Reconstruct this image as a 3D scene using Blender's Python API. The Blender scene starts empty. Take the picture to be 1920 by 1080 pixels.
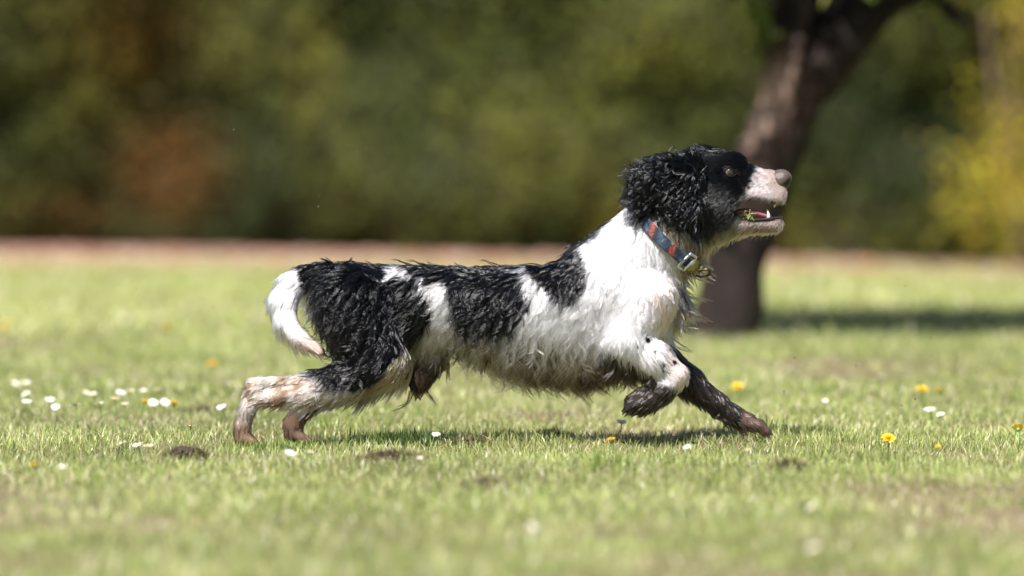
import bpy, math, random
import numpy as np
from mathutils import Vector, Matrix
from mathutils.kdtree import KDTree

rng = np.random.default_rng(11)
random.seed(11)
scene = bpy.context.scene
COL = scene.collection

# ------------------------------------------------------------------ camera, sky, sun, exposure
S = 900.0                       # photo pixels per metre at the dog
FPX = 1920 * 200 / 36.0         # 200 mm lens in photo pixels
D = FPX / S                     # camera to dog
HORIZON = 200.0
GROUND_PY = 835.0               # row where the ground plane meets the dog's plane
H = (GROUND_PY - HORIZON) / S
PITCH = math.atan((540 - HORIZON) / FPX)

cd = bpy.data.cameras.new('camera')
cam = bpy.data.objects.new('camera', cd)
COL.objects.link(cam)
cam.location = (0, -D, H)
cam.rotation_euler = (math.pi / 2 - PITCH, 0, 0)
cd.lens = 200; cd.sensor_width = 36
cd.clip_start = 0.1; cd.clip_end = 2000
cd.dof.use_dof = True
cd.dof.focus_distance = D - 0.06
cd.dof.aperture_fstop = 1.9
cd.dof.aperture_blades = 0
scene.camera = cam

TO_SUN = Vector((-0.27, -0.85, 0)).normalized()
EL = math.radians(53)
to_sun = Vector((TO_SUN.x * math.cos(EL), TO_SUN.y * math.cos(EL), math.sin(EL)))
world = bpy.data.worlds.new('World'); scene.world = world
world.use_nodes = True
wn = world.node_tree
sky = wn.nodes.new('ShaderNodeTexSky')
sky.sky_type = 'NISHITA'; sky.sun_disc = False
sky.sun_elevation = EL
sky.sun_rotation = math.atan2(to_sun.x, to_sun.y)
wn.nodes['Background'].inputs['Strength'].default_value = 0.055
wn.links.new(sky.outputs[0], wn.nodes['Background'].inputs['Color'])
sl = bpy.data.lights.new('sun', 'SUN'); sl.energy = 5.0; sl.angle = math.radians(0.53); sl.color = (1.0, 0.965, 0.92)
so = bpy.data.objects.new('sun', sl); COL.objects.link(so)
so.rotation_euler = to_sun.to_track_quat('Z', 'Y').to_euler()
so.location = (-10, -10, 20)
vs = scene.view_settings
vs.view_transform = 'Standard'; vs.look = 'None'; vs.gamma = 1.0; vs.exposure = 1.0; vs.use_curve_mapping = False
scene.cycles.max_bounces = 10
scene.cycles.transparent_max_bounces = 8

# ------------------------------------------------------------------ helpers
cp, sp = math.cos(PITCH), math.sin(PITCH)
def ray(px, py):
    a = (px - 960) / FPX; b = (540 - py) / FPX
    return Vector((a, cp + b * sp, -sp + b * cp))
def at_depth(px, py, Y):        # the point of the world plane y = Y seen at a photo pixel
    r = ray(px, py); t = (Y + D) / r.y
    return Vector((r.x * t, Y, H + r.z * t))
def on_ground(px, py, z=0.0):
    r = ray(px, py); t = (z - H) / r.z
    return Vector((r.x * t, -D + r.y * t, z))
def ppm(Y): return FPX / (Y + D)

def lattice(p, seed, scale):
    """smooth value noise in 3D, -1..1"""
    q = np.asarray(p, dtype=np.float64) * scale + 37.3 + seed * 11.17
    i = np.floor(q).astype(np.int64); f = q - i
    f = f * f * (3 - 2 * f)
    def h(ix, iy, iz):
        n = (ix * 374761393 + iy * 668265263 + iz * 2147483647 + seed * 974634777) & 0xffffffff
        n = ((n ^ (n >> 13)) * 1274126177) & 0xffffffff
        return ((n ^ (n >> 16)) & 0xffff) / 32767.5 - 1
    r = 0
    for dx in (0, 1):
        wx = f[..., 0] if dx else 1 - f[..., 0]
        for dy in (0, 1):
            wy = f[..., 1] if dy else 1 - f[..., 1]
            for dz in (0, 1):
                wz = f[..., 2] if dz else 1 - f[..., 2]
                r = r + wx * wy * wz * h(i[..., 0] + dx, i[..., 1] + dy, i[..., 2] + dz)
    return r
def xy0(x, y): return np.stack([x, y, np.zeros_like(x)], -1)

def build_mesh(name, verts, tris, mat, parent=None, col=None, smooth=False, quads=None):
    me = bpy.data.meshes.new(name)
    v = np.asarray(verts, np.float32)
    parts = []
    if tris is not None and len(tris): parts.append(np.asarray(tris, np.int32))
    if quads is not None and len(quads): parts.append(np.asarray(quads, np.int32))
    nl = sum(a.size for a in parts); nf = sum(len(a) for a in parts)
    me.vertices.add(len(v)); me.loops.add(nl); me.polygons.add(nf)
    me.vertices.foreach_set('co', v.ravel())
    me.loops.foreach_set('vertex_index', np.concatenate([a.ravel() for a in parts]))
    starts = []; o = 0
    for a in parts:
        starts.append(o + np.arange(len(a)) * a.shape[1]); o += a.size
    me.polygons.foreach_set('loop_start', np.concatenate(starts).astype(np.int32))
    if smooth: me.polygons.foreach_set('use_smooth', np.ones(nf, bool))
    if col is not None:
        at = me.color_attributes.new('col', 'FLOAT_COLOR', 'POINT')
        c = np.ones((len(v), 4), np.float32); c[:, :3] = col
        at.data.foreach_set('color', c.ravel())
    me.update(calc_edges=True); me.validate()
    me.materials.append(mat)
    o = bpy.data.objects.new(name, me); COL.objects.link(o)
    if parent is not None: o.parent = parent
    return o
def empty(name, loc=(0, 0, 0)):
    o = bpy.data.objects.new(name, None); COL.objects.link(o); o.location = loc
    o.empty_display_size = 0.05
    return o
def tag(o, label=None, cat=None, group=None, kind=None):
    if label: o['label'] = label
    if cat: o['category'] = cat
    if group: o['group'] = group
    if kind: o['kind'] = kind
    return o

def tube(points, radii, seg=10, caps=True, flat=1.0, noise=0.0, nscale=6, seed=1):
    """swept tube through points; returns verts, tris"""
    P = np.asarray(points, float); n = len(P)
    T = np.gradient(P, axis=0); T /= np.linalg.norm(T, axis=1)[:, None] + 1e-12
    up = np.array([0.13, 1.0, 0.07]); 
    V = []; F = []
    for i in range(n):
        a = np.cross(T[i], up)
        if np.linalg.norm(a) < 1e-3: a = np.cross(T[i], [1, 0, 0])
        a /= np.linalg.norm(a); b = np.cross(T[i], a)
        th = np.arange(seg) * 2 * math.pi / seg
        ring = P[i] + radii[i] * (np.cos(th)[:, None] * a + flat * np.sin(th)[:, None] * b)
        if noise:
            d = ring - P[i]
            ring = P[i] + d * (1 + noise * lattice(ring, seed, nscale)[:, None])
        V.append(ring)
    V = np.concatenate(V)
    for i in range(n - 1):
        for k in range(seg):
            a, b = i * seg + k, i * seg + (k + 1) % seg
            F += [(a, b, b + seg), (a, b + seg, a + seg)]
    if caps:
        V = np.vstack([V, P[0], P[-1]]); c0, c1 = len(V) - 2, len(V) - 1
        for k in range(seg):
            F += [(c0, (k + 1) % seg, k), (c1, (n - 1) * seg + k, (n - 1) * seg + (k + 1) % seg)]
    return V, np.array(F)
def smooth_path(pts, n):
    """Catmull-Rom through rows of pts"""
    P = np.asarray(pts, float); P = np.vstack([2 * P[0] - P[1], P, 2 * P[-1] - P[-2]])
    out = []
    m = len(P) - 3
    for t in np.linspace(0, m - 1e-6, n):
        i = int(t); u = t - i
        a, b, c, d = P[i:i + 4]
        out.append(0.5 * (2 * b + (c - a) * u + (2 * a - 5 * b + 4 * c - d) * u * u + (3 * b - a - 3 * c + d) * u ** 3))
    return np.array(out)
def join(list_vf):
    V = []; F = []; o = 0
    for v, f in list_vf:
        V.append(v); F.append(np.asarray(f) + o); o += len(v)
    return np.vstack(V), np.vstack(F)
_ico = {}
def ico(sub):
    if sub in _ico: return _ico[sub]
    import bmesh
    bm = bmesh.new(); bmesh.ops.create_icosphere(bm, subdivisions=sub, radius=1)
    bm.verts.ensure_lookup_table()
    v = np.array([x.co[:] for x in bm.verts]); f = np.array([[y.index for y in x.verts] for x in bm.faces]); bm.free()
    _ico[sub] = (v, f); return _ico[sub]

# ------------------------------------------------------------------ materials
def new_mat(name):
    m = bpy.data.materials.new(name); m.use_nodes = True
    return m, m.node_tree, m.node_tree.nodes['Principled BSDF']
def plain(name, col, rough=0.6, metal=0.0, spec=0.5, noise=0.15, nscale=60, coat=0, bump=0.0):
    m, nt, b = new_mat(name)
    tc = nt.nodes.new('ShaderNodeTexCoord'); nz = nt.nodes.new('ShaderNodeTexNoise')
    nz.inputs['Scale'].default_value = nscale; nz.inputs['Detail'].default_value = 4
    nt.links.new(tc.outputs['Object'], nz.inputs['Vector'])
    mx = nt.nodes.new('ShaderNodeMix'); mx.data_type = 'RGBA'
    mx.inputs['A'].default_value = (*[c * (1 - noise) for c in col], 1); mx.inputs['B'].default_value = (*[min(1, c * (1 + noise)) for c in col], 1)
    nt.links.new(nz.outputs['Fac'], mx.inputs['Factor']); nt.links.new(mx.outputs['Result'], b.inputs['Base Color'])
    b.inputs['Roughness'].default_value = rough; b.inputs['Metallic'].default_value = metal
    b.inputs['Specular IOR Level'].default_value = spec; b.inputs['Coat Weight'].default_value = coat
    if bump:
        bp = nt.nodes.new('ShaderNodeBump'); bp.inputs['Strength'].default_value = bump; bp.inputs['Distance'].default_value = 0.01
        nt.links.new(nz.outputs['Fac'], bp.inputs['Height']); nt.links.new(bp.outputs['Normal'], b.inputs['Normal'])
    return m
def attr_mat(name, rough=0.6, spec=0.3, trans=0.0, bump=0.0, bscale=200):
    m, nt, b = new_mat(name)
    a = nt.nodes.new('ShaderNodeAttribute'); a.attribute_name = 'col'
    nt.links.new(a.outputs['Color'], b.inputs['Base Color'])
    b.inputs['Roughness'].default_value = rough; b.inputs['Specular IOR Level'].default_value = spec
    if bump:
        tc = nt.nodes.new('ShaderNodeTexCoord'); nz = nt.nodes.new('ShaderNodeTexNoise'); nz.inputs['Scale'].default_value = bscale
        nt.links.new(tc.outputs['Object'], nz.inputs['Vector'])
        bp = nt.nodes.new('ShaderNodeBump'); bp.inputs['Strength'].default_value = bump; bp.inputs['Distance'].default_value = 0.004
        nt.links.new(nz.outputs['Fac'], bp.inputs['Height']); nt.links.new(bp.outputs['Normal'], b.inputs['Normal'])
    if trans:
        t = nt.nodes.new('ShaderNodeBsdfTranslucent'); mx = nt.nodes.new('ShaderNodeMixShader'); mx.inputs[0].default_value = trans
        nt.links.new(a.outputs['Color'], t.inputs['Color'])
        nt.links.new(b.outputs[0], mx.inputs[1]); nt.links.new(t.outputs[0], mx.inputs[2])
        nt.links.new(mx.outputs[0], nt.nodes['Material Output'].inputs['Surface'])
    return m
M_blade = attr_mat('grass_blade', 0.36, 0.5, 0.32)
M_leaf = attr_mat('leaf', 0.6, 0.12, 0.30)
M_soil = attr_mat('soil', 0.9, 0.2, 0.0, 0.5, 60)
M_bark = attr_mat('bark', 0.85, 0.2, 0.0, 0.8, 25)
M_skin = attr_mat('dog_skin', 0.8, 0.05, 0.0)
M_petal = plain('petal_white', (0.66, 0.66, 0.66), 0.6, noise=0.08)
M_disc = plain('flower_centre', (0.75, 0.48, 0.03), 0.8, noise=0.25, nscale=900)
M_dandelion = plain('dandelion_yellow', (0.85, 0.58, 0.02), 0.7, noise=0.15, nscale=300)
M_stem = plain('flower_stem', (0.16, 0.26, 0.06), 0.5)
M_mud = plain('mud', (0.055, 0.038, 0.026), 0.85, noise=0.5, nscale=80, bump=0.6)
M_crumb = plain('mud_crumb', (0.10, 0.08, 0.06), 0.8, noise=0.4, nscale=300)

# ------------------------------------------------------------------ ground
def ground_z(x, y):
    p = xy0(x, y)
    fade = np.clip((6 - y) / 4, 0.0, 1) * 0.8 + 0.2
    return fade * (0.010 * lattice(p, 3, 2.3) + 0.005 * lattice(p, 4, 7.0)) - 0.004
def bare(x, y):
    """0..1: how bare or thatchy the turf is"""
    p = xy0(x, y)
    b = np.clip(lattice(p * [1, 0.45, 1], 7, 1.6) * 0.8 + lattice(p, 8, 5.0) * 0.5 - 0.08, 0, 1)
    for (px, py, rx, ry, s) in PATCHES:
        c = on_ground(px, py); d = ((x - c.x) / rx) ** 2 + ((y - c.y) / ry) ** 2
        b = np.maximum(b, s * np.exp(-d))
    return np.clip(b, 0, 1)
PATCHES = [(1030, 785, .13, .18, .9), (880, 832, .07, .05, .9), (300, 990, .10, .10, .8), (1090, 1005, .17, .10, .8), (1650, 1000, .14, .08, .8),
           (60, 975, .04, .05, .7), (740, 865, .08, .06, .7), (1470, 880, .05, .08, .8), (250, 790, .2, .2, .4),
           (1860, 802, .12, .12, .7), (1250, 860, .05, .05, .3), (1560, 800, .05, .05, .5), (350, 862, .07, .05, .8), (1480, 1000, .05, .05, .4), (170, 695, .06, .2, .6)]
def soil_edge(x):               # hedge line: world y of the hedge face along x
    return HEDGE_Y0 - 0.55 * x
hc = on_ground(960, 486)
HEDGE_Y0 = hc.y

xs = np.concatenate([np.linspace(-60, -4.2, 24), np.linspace(-4, 4, 161), np.linspace(4.2, 60, 24)])
ys = np.concatenate([np.linspace(-40, -5.2, 20), np.linspace(-5, 4, 181), np.linspace(4.2, 26, 110), np.linspace(27, 160, 30)])
gx, gy = np.meshgrid(xs, ys)
gz = ground_z(gx, gy)
gv = np.stack([gx, gy, gz], -1).reshape(-1, 3)
nx, ny = len(xs), len(ys)
ii = (np.arange(ny - 1)[:, None] * nx + np.arange(nx - 1)[None]).ravel()
gq = np.stack([ii, ii + 1, ii + 1 + nx, ii + nx], -1)
def turf_col(x, y):
    p = xy0(x, y)
    b = bare(x, y)[:, None]
    g = np.array([0.15, 0.145, 0.055]) * (1 + 0.25 * lattice(p * [1, .5, 1], 21, 0.9))[:, None]
    t = np.array([0.20, 0.145, 0.095]) * (1 + 0.3 * lattice(p, 22, 8))[:, None]
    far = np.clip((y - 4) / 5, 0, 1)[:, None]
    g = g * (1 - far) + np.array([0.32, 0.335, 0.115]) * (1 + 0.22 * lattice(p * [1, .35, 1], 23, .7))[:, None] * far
    c = g * (1 - b) + t * b
    e = y - soil_edge(x)
    k = np.clip((e + 1.5 + np.clip(-x, -2, 4) * .35 + 0.9 * lattice(p, 24, .8)) / 1.4, 0, 1)[:, None]
    litter = np.array([0.58, 0.40, 0.33]) * (1 + 0.3 * lattice(p, 25, 3) + .2 * lattice(p, 26, 1))[:, None]
    return np.clip(c * (1 - k) + litter * k, 0.01, 1)
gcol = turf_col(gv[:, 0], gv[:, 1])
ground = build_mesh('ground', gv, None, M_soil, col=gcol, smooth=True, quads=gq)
tag(ground, 'short sunlit turf with bare and thatchy patches', None, kind='structure')

# ------------------------------------------------------------------ grass blades (one uncountable mass)
def make_blades(x, y, hgt, wid, lean, col, segs=3, z0=None, up=None):
    n = len(x)
    z = ground_z(x, y) if z0 is None else z0
    az = rng.uniform(0, 2 * math.pi, n)
    d = np.stack([np.cos(az), np.sin(az), np.zeros(n)], -1)
    w = np.stack([-np.sin(az), np.cos(az), np.zeros(n)], -1)
    tw = rng.uniform(-.9, .9, n)
    w = w * np.cos(tw)[:, None] + d * np.sin(tw)[:, None]
    base = np.stack([x, y, z - 0.003], -1)
    V = []; lv = np.linspace(0, 1, segs + 1)
    bend = lean * hgt
    for k, s in enumerate(lv):
        c = base + d * (bend * s ** 1.8)[:, None]
        c[:, 2] += hgt * s * (1 - 0.25 * np.clip(lean, 0, 1.5) * s)
        if k < segs:
            ww = (wid * (1 - 0.55 * s ** 2) * .5)[:, None]
            V += [c - w * ww, c + w * ww]
        else: V.append(c)
    nv = 2 * segs + 1
    V = np.stack(V, 1).reshape(-1, 3)
    F = []
    for k in range(segs - 1):
        a = 2 * k
        F += [(a, a + 1, a + 3), (a, a + 3, a + 2)]
    F.append((2 * segs - 2, 2 * segs - 1, 2 * segs))
    F = (np.array(F)[None] + (np.arange(n) * nv)[:, None, None]).reshape(-1, 3)
    C = np.repeat(col[:, None, :], nv, 1)
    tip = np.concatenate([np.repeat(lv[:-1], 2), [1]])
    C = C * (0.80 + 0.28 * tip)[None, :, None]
    return V, F, C.reshape(-1, 3)
def blade_colours(x, y):
    n = len(x); p = xy0(x, y)
    b = bare(x, y)
    pal = np.array([[.255, .315, .078], [.345, .395, .122], [.435, .46, .18], [.17, .245, .058], [.50, .44, .26], [.60, .55, .38], [.26, .19, .115], [.19, .135, .085]])
    patch = lattice(p * [1, .5, 1], 31, 1.7)
    far = np.clip((y - 3) / 5, 0, 1)
    r = rng.random(n)
    dry = np.clip(0.15 + 0.16 * patch + 0.65 * b + 0.14 * far, 0.04, .9)
    k = np.where(r < dry, rng.choice([4, 5, 4], n), rng.choice([0, 1, 1, 2, 2, 3], n))
    k = np.where(rng.random(n) < np.clip(b * 1.2 - .25, 0, .75), rng.integers(6, 8, n), k)
    c = pal[k] * rng.uniform(.8, 1.2, n)[:, None]
    c *= (1 + 0.20 * lattice(p, 32, 3.1) + .14 * lattice(p, 33, 11))[:, None]
    return c
allV, allF, allC = [], [], []; off = 0
def sow(y0, y1, dens, hmin, hmax, wid, segs, margin=0.6):
    global off
    a0, a1 = (y0 + D) * .09 + margin, (y1 + D) * .09 + margin
    n = int((a0 + a1) * (y1 - y0) * dens)
    y = rng.uniform(y0, y1, n); x = rng.uniform(-1, 1, n) * np.maximum(a0, a1)
    keep = np.abs(x) < (y + D) * .09 + margin
    x, y = x[keep], y[keep]
    p = xy0(x, y)
    b = bare(x, y)
    tuft = lattice(p, 41, 9.0) + .6 * lattice(p, 42, 22.0)
    keep = (rng.random(len(x)) < np.clip(1.0 - 0.72 * b + 0.2 * tuft, .12, 1))
    if y1 > 14:
        keep &= (y < soil_edge(x) - 1.1 - np.clip(-x, -2, 4) * .35 + rng.normal(0, .5, len(x)))
    x, y, b, tuft = x[keep], y[keep], b[keep], tuft[keep]
    n = len(x)
    h = rng.uniform(hmin, hmax, n) * (1 + .28 * np.clip(tuft, -1, 1.2)) * (1 - .45 * b)
    tall = rng.random(n) < 0.012
    h = np.where(tall, h * rng.uniform(1.3, 1.9, n), h)
    lean = np.abs(rng.normal(.45, .55, n)) + .7 * b * rng.random(n)
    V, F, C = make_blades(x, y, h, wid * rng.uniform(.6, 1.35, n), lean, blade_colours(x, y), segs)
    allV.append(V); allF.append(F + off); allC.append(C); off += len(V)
sow(-4.2, -1.7, 6000, .018, .040, .0026, 2, .9)
sow(-1.7, 1.8, 11500, .014, .035, .0019, 3, .85)
sow(1.8, 5.5, 4500, .018, .040, .0036, 2, 1.3)
sow(5.5, 19.0, 800, .02, .045, .009, 2, 3.2)
grass = build_mesh('grass', np.vstack(allV), np.vstack(allF), M_blade, col=np.vstack(allC))
tag(grass, 'short pale green lawn grass with dry blades among it', 'grass', kind='stuff')

n = 5200
y = rng.uniform(-4, 5, n); x = rng.uniform(-1, 1, n) * ((y + D) * .09 + .7)
w = rng.random(n) < .25 + 1.2 * bare(x, y) + .3 * lattice(xy0(x, y), 45, 2.0); x, y = x[w], y[w]; n = len(x)
pal = np.array([[.42, .34, .20], [.30, .22, .13], [.20, .14, .09], [.52, .46, .32]])
V, F, C = make_blades(x, y, rng.uniform(.004, .012, n), rng.uniform(.001, .0024, n), rng.uniform(2.0, 7.0, n), pal[rng.integers(0, 4, n)] * rng.uniform(.7, 1.2, n)[:, None], 3, z0=ground_z(x, y) + rng.uniform(.008, .024, n))
tag(build_mesh('dead_clippings', V, F, M_blade, col=C), 'dry brown grass clippings strewn over the lawn', 'clippings', kind='stuff')

# ------------------------------------------------------------------ leaf cards as real small leaves
def leaves(cent, size, col, normal=None, nrm_mix=0.5, droop=0):
    n = len(cent)
    a = rng.normal(size=(n, 3))
    if normal is not None: a = a / np.linalg.norm(a, axis=1)[:, None] * (1 - nrm_mix) + normal * nrm_mix
    a /= np.linalg.norm(a, axis=1)[:, None] + 1e-9
    t = rng.normal(size=(n, 3)); t -= a * (t * a).sum(1)[:, None]; t /= np.linalg.norm(t, axis=1)[:, None] + 1e-9
    b = np.cross(a, t)
    s = size[:, None]
    V = np.stack([cent - t * s, cent - b * s * .42 + a * s * .12, cent + t * s, cent + b * s * .42 + a * s * .12], 1).reshape(-1, 3)
    k = np.arange(n)[:, None] * 4
    F = np.concatenate([k + [0, 1, 2], k + [0, 2, 3]], 0)
    return V, F, np.repeat(col, 4, 0)

# ------------------------------------------------------------------ hedge
hedge = empty('hedge', (0, HEDGE_Y0 + .6, 0))
tag(hedge, 'tall dark clipped hedge with olive and rusty brown patches across the background', 'hedge')
def hedge_pt(u, z):             # u along the hedge, z up -> point on its face, bumpy
    x = u; y = soil_edge(u)
    p = np.stack([u, np.zeros_like(u), z], -1)
    bump = .30 * lattice(p, 51, 1.1) + .24 * lattice(p, 52, 2.7) + .10 * lattice(p, 53, 6)
    lean = 0.12 * z + .35 * np.exp(-z * 4) * 0.6
    return np.stack([x, y + .25 - bump + lean, z], -1)
uu, zz = np.meshgrid(np.linspace(-8.5, 7.5, 150), np.linspace(0.0, 2.7, 34))
core = hedge_pt(uu.ravel(), zz.ravel()); core[:, 1] += .16
back = core.copy(); back[:, 1] = soil_edge(back[:, 0]) + 1.7
nu = 150; nz_ = 34
i0 = (np.arange(nz_ - 1)[:, None] * nu + np.arange(nu - 1)[None]).ravel()
fq = np.stack([i0, i0 + 1, i0 + 1 + nu, i0 + nu], -1)
N0 = len(core)
top = (np.arange(nu - 1) + (nz_ - 1) * nu)
tq = np.stack([top, top + 1, top + 1 + N0, top + N0], -1)
lside = np.arange(nz_ - 1) * nu
sq = np.stack([lside, lside + nu, lside + nu + N0, lside + N0], -1)
rs = lside + nu - 1
rq = np.stack([rs, rs + N0, rs + nu + N0, rs + nu], -1)
hv = np.vstack([core, back]) - np.array(hedge.location)
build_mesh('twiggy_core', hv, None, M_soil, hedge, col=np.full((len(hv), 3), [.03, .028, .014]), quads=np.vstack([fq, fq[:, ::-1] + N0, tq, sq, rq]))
n = 120000
u = rng.uniform(-8.4, 7.4, n); z = rng.uniform(0.03, 2.75, n)
pt = hedge_pt(u, z); pt[:, 1] += rng.uniform(-.08, .2, n)
p = np.stack([u, np.zeros(n), z], -1)
v1 = lattice(p, 61, .9); v2 = lattice(p, 62, 2.2); v3 = lattice(p * [1.6, 1, .8], 63, 1.3)
dark = np.array([.026, .043, .013]); oliv = np.array([.098, .105, .022]); yell = np.array([.22, .195, .032]); rust = np.array([.185, .085, .022]); lime = np.array([.155, .165, .030])
k = np.clip(.5 + .7 * v1 + .75 * v2 + .3 * lattice(p, 64, 4.5), 0, 1)[:, None]
c = dark * (1 - k) + oliv * k
ky = np.clip(v3 * 1.2 - .12 + np.clip((u - 1.0) / 3, 0, .45), 0, .8)[:, None]
c = c * (1 - ky) + yell * ky
def blob(px, py, rx, rz):
    q = at_depth(px, py, HEDGE_Y0); Yq = soil_edge(q.x); q = at_depth(px, py, Yq)
    return np.exp(-((u - q.x) / rx) ** 2 - ((z - q.z) / rz) ** 2)
kr = np.clip(np.maximum.reduce([1.4 * blob(300, 310, .25, .24), .6 * blob(240, 60, .3, .25), .5 * blob(120, 400, .3, .12)]) * (1 + .5 * v2), 0, .9)[:, None]
c = c * (1 - kr) + rust * kr
kl = np.clip(np.maximum.reduce([.5 * blob(980, 120, 1.1, .6), 1.2 * blob(835, 215, .08, .17), .8 * blob(850, 60, .14, .14), .7 * blob(1060, 230, .12, .2), .7 * blob(560, 20, .2, .06), .6 * blob(1250, 80, .3, .3)]) * (1 + .4 * v2), 0, .85)[:, None]
c = c * (1 - kl) + lime * kl
c = c * rng.uniform(.65, 1.35, n)[:, None]
V, F, C = leaves(pt, rng.uniform(.018, .038, n), c, np.array([0, -1, .25]), .45)
build_mesh('foliage', V - np.array(hedge.location), F, M_leaf, hedge, col=C)

# fallen leaves on the bare strip under the hedge
n = 9000
u = rng.uniform(-7, 6.5, n); e = -np.abs(rng.normal(0, 1.1, n)) + .3
lx = u; ly = soil_edge(u) + e
pt = np.stack([lx, ly, ground_z(lx, ly) + rng.uniform(.004, .02, n)], -1)
pal = np.array([[.50, .27, .20], [.56, .40, .32], [.40, .20, .12], [.58, .47, .40]])
V, F, C = leaves(pt, rng.uniform(.02, .045, n), pal[rng.integers(0, 4, n)] * rng.uniform(.7, 1.2, n)[:, None], np.array([0, 0, 1.0]), .75)
fl = build_mesh('fallen_leaves', V, F, M_leaf, col=C)
tag(fl, 'pinkish brown dead leaves strewn along the foot of the hedge', 'leaf litter', kind='stuff')

# ------------------------------------------------------------------ tree behind the dog
TB = on_ground(1358, 634); TY = TB.y
tree = empty('tree', (TB.x, TY, 0))
tag(tree, 'leaning brown tree trunk forking into two limbs behind the dog', 'tree')
def tp(px, py, dy=0.0):
    q = at_depth(px, py, TY + dy); return (q.x - TB.x, dy, q.z)
def bark_col(V):
    c = np.array([.022, .016, .0135]) * (1 + .45 * lattice(V * [1, 1, .4], 71, 14) + .25 * lattice(V, 72, 45))[:, None]
    red = np.clip(lattice(V * [1, 1, .5], 73, 6) * 1.2, 0, 1)[:, None]
    c = c * (1 - .6 * red) + np.array([.075, .036, .03]) * .6 * red
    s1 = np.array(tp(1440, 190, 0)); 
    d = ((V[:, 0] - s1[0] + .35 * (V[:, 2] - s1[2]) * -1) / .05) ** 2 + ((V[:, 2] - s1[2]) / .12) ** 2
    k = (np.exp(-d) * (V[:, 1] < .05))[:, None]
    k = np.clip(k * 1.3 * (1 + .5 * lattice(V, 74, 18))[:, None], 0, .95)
    c = c * (1 - k) + np.array([.40, .27, .22]) * k  # pale bark patch, with the sun falling on it painted in
    return np.clip(c * .75, .008, 1)
px2m = 1 / ppm(TY)
def limb(name, pts, rad, n=26, seed=5):
    path = smooth_path([list(q) + [r] for q, r in zip(pts, rad)], n)
    V, F = tube(path[:, :3], path[:, 3], 20, noise=.16, nscale=9, seed=seed)
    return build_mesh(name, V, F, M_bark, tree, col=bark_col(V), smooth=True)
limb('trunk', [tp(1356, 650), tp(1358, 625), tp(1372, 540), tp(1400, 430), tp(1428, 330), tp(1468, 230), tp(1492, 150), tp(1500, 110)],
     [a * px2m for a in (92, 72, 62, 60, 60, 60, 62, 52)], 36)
limb('limb', [tp(1482, 190), tp(1540, 130), tp(1600, 62), tp(1680, -20), tp(1790, -110), tp(1850, -260)], [a * px2m for a in (48, 50, 44, 38, 30, 22)], 30, 6)
limb('limb', [tp(1478, 190), tp(1470, 110), tp(1478, 30), tp(1470, -80), tp(1440, -260), tp(1400, -420)], [a * px2m for a in (48, 46, 42, 38, 30, 20)], 30, 7)
limb('limb', [tp(1505, 170, .05), tp(1545, 90, .08), tp(1575, 0, .12), tp(1600, -120, .2), tp(1610, -300, .2)], [a * px2m for a in (44, 50, 50, 42, 26)], 26, 12)
limb('branch', [tp(1640, 20), tp(1740, -10, -.1), tp(1790, 30, -.2), tp(1830, 50, -.3)], [a * px2m for a in (20, 16, 12, 5)], 14, 8)
limb('branch', [tp(1478, 40), tp(1500, 60, -.12), tp(1488, 130, -.16), tp(1480, 200, -.13)], [a * px2m for a in (12, 10, 8, 4)], 14, 9)
cl = []
for k in range(900):
    a = rng.uniform(0, 2 * math.pi); r = math.sqrt(rng.random())
    cxx = .55 + 1.55 * r * math.cos(a); cyy = .05 + .95 * r * math.sin(a)
    zc = rng.uniform(1.25, 2.3) + .15 * abs(cxx - .4)
    m = rng.integers(26, 60)
    cl.append(np.array([cxx, cyy, zc]) + rng.normal(0, .11, (m, 3)))
for (a, b2) in ((1440, 30), (1430, 70), (1745, 15), (1410, 5)):
    cl.append(np.array(tp(a, b2, -.16)) + rng.normal(0, .028, (16, 3)) * [.7, 1, 1.6])
cl = np.vstack(cl); n = len(cl)
pal = np.array([[.09, .14, .03], [.14, .19, .04], [.06, .10, .025], [.19, .2, .05]])
V, F, C = leaves(cl, rng.uniform(.022, .042, n), pal[rng.integers(0, 4, n)] * rng.uniform(.8, 1.2, n)[:, None])
build_mesh('crown', V, F, M_leaf, tree, col=C)

# ------------------------------------------------------------------ yellow-green shrub at the frame's right edge, in front of the hedge
SB = on_ground(1905, 505); 
shrub = empty('shrub', (SB.x, SB.y, 0))
tag(shrub, 'yellow green leafy shrub with bare stems before the hedge, cut by the frame edge', 'shrub')
def shp(px, py, dy=0.0):
    q = at_depth(px, py, SB.y + dy); return (q.x - SB.x, dy, q.z)
for kk, (pts, rr) in enumerate([([shp(1915, 492), shp(1912, 380), shp(1905, 250), shp(1900, 120), shp(1925, -60)], 9), ([shp(1930, 492, .2), shp(1960, 350, .2), shp(1985, 200, .1), shp(1990, 0, .1)], 9), ([shp(1908, 492, .25), shp(1880, 330, .25), shp(1865, 180, .2), shp(1850, 20, .2)], 8)]):
    path = smooth_path([list(q) for q in pts], 16)
    V, F = tube(path, np.linspace(rr, rr * .5, 16) / ppm(SB.y), 10, noise=.12, seed=kk)
    build_mesh('stem', V, F, M_bark, shrub, col=np.tile([.16, .105, .085], (len(V), 1)) * (1 + .3 * lattice(V, 77, 20))[:, None], smooth=True)
cl = []
for k in range(330):
    q = np.array([rng.normal(.12, .36), rng.normal(.1, .28), rng.uniform(.12, 2.3)])
    if q[0] < -.16 - .12 * math.sin(q[2] * 5): continue
    q[0] -= .10 * (q[2] - .8)
    cl.append(q + rng.normal(0, .075, (rng.integers(25, 55), 3)) * [1, 1, 1.4])
cl = np.vstack(cl); n = len(cl)
pal = np.array([[.40, .34, .04], [.50, .40, .045], [.26, .26, .04], [.40, .28, .05]])
V, F, C = leaves(cl, rng.uniform(.014, .03, n), pal[rng.integers(0, 4, n)] * rng.uniform(.75, 1.2, n)[:, None])
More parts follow.
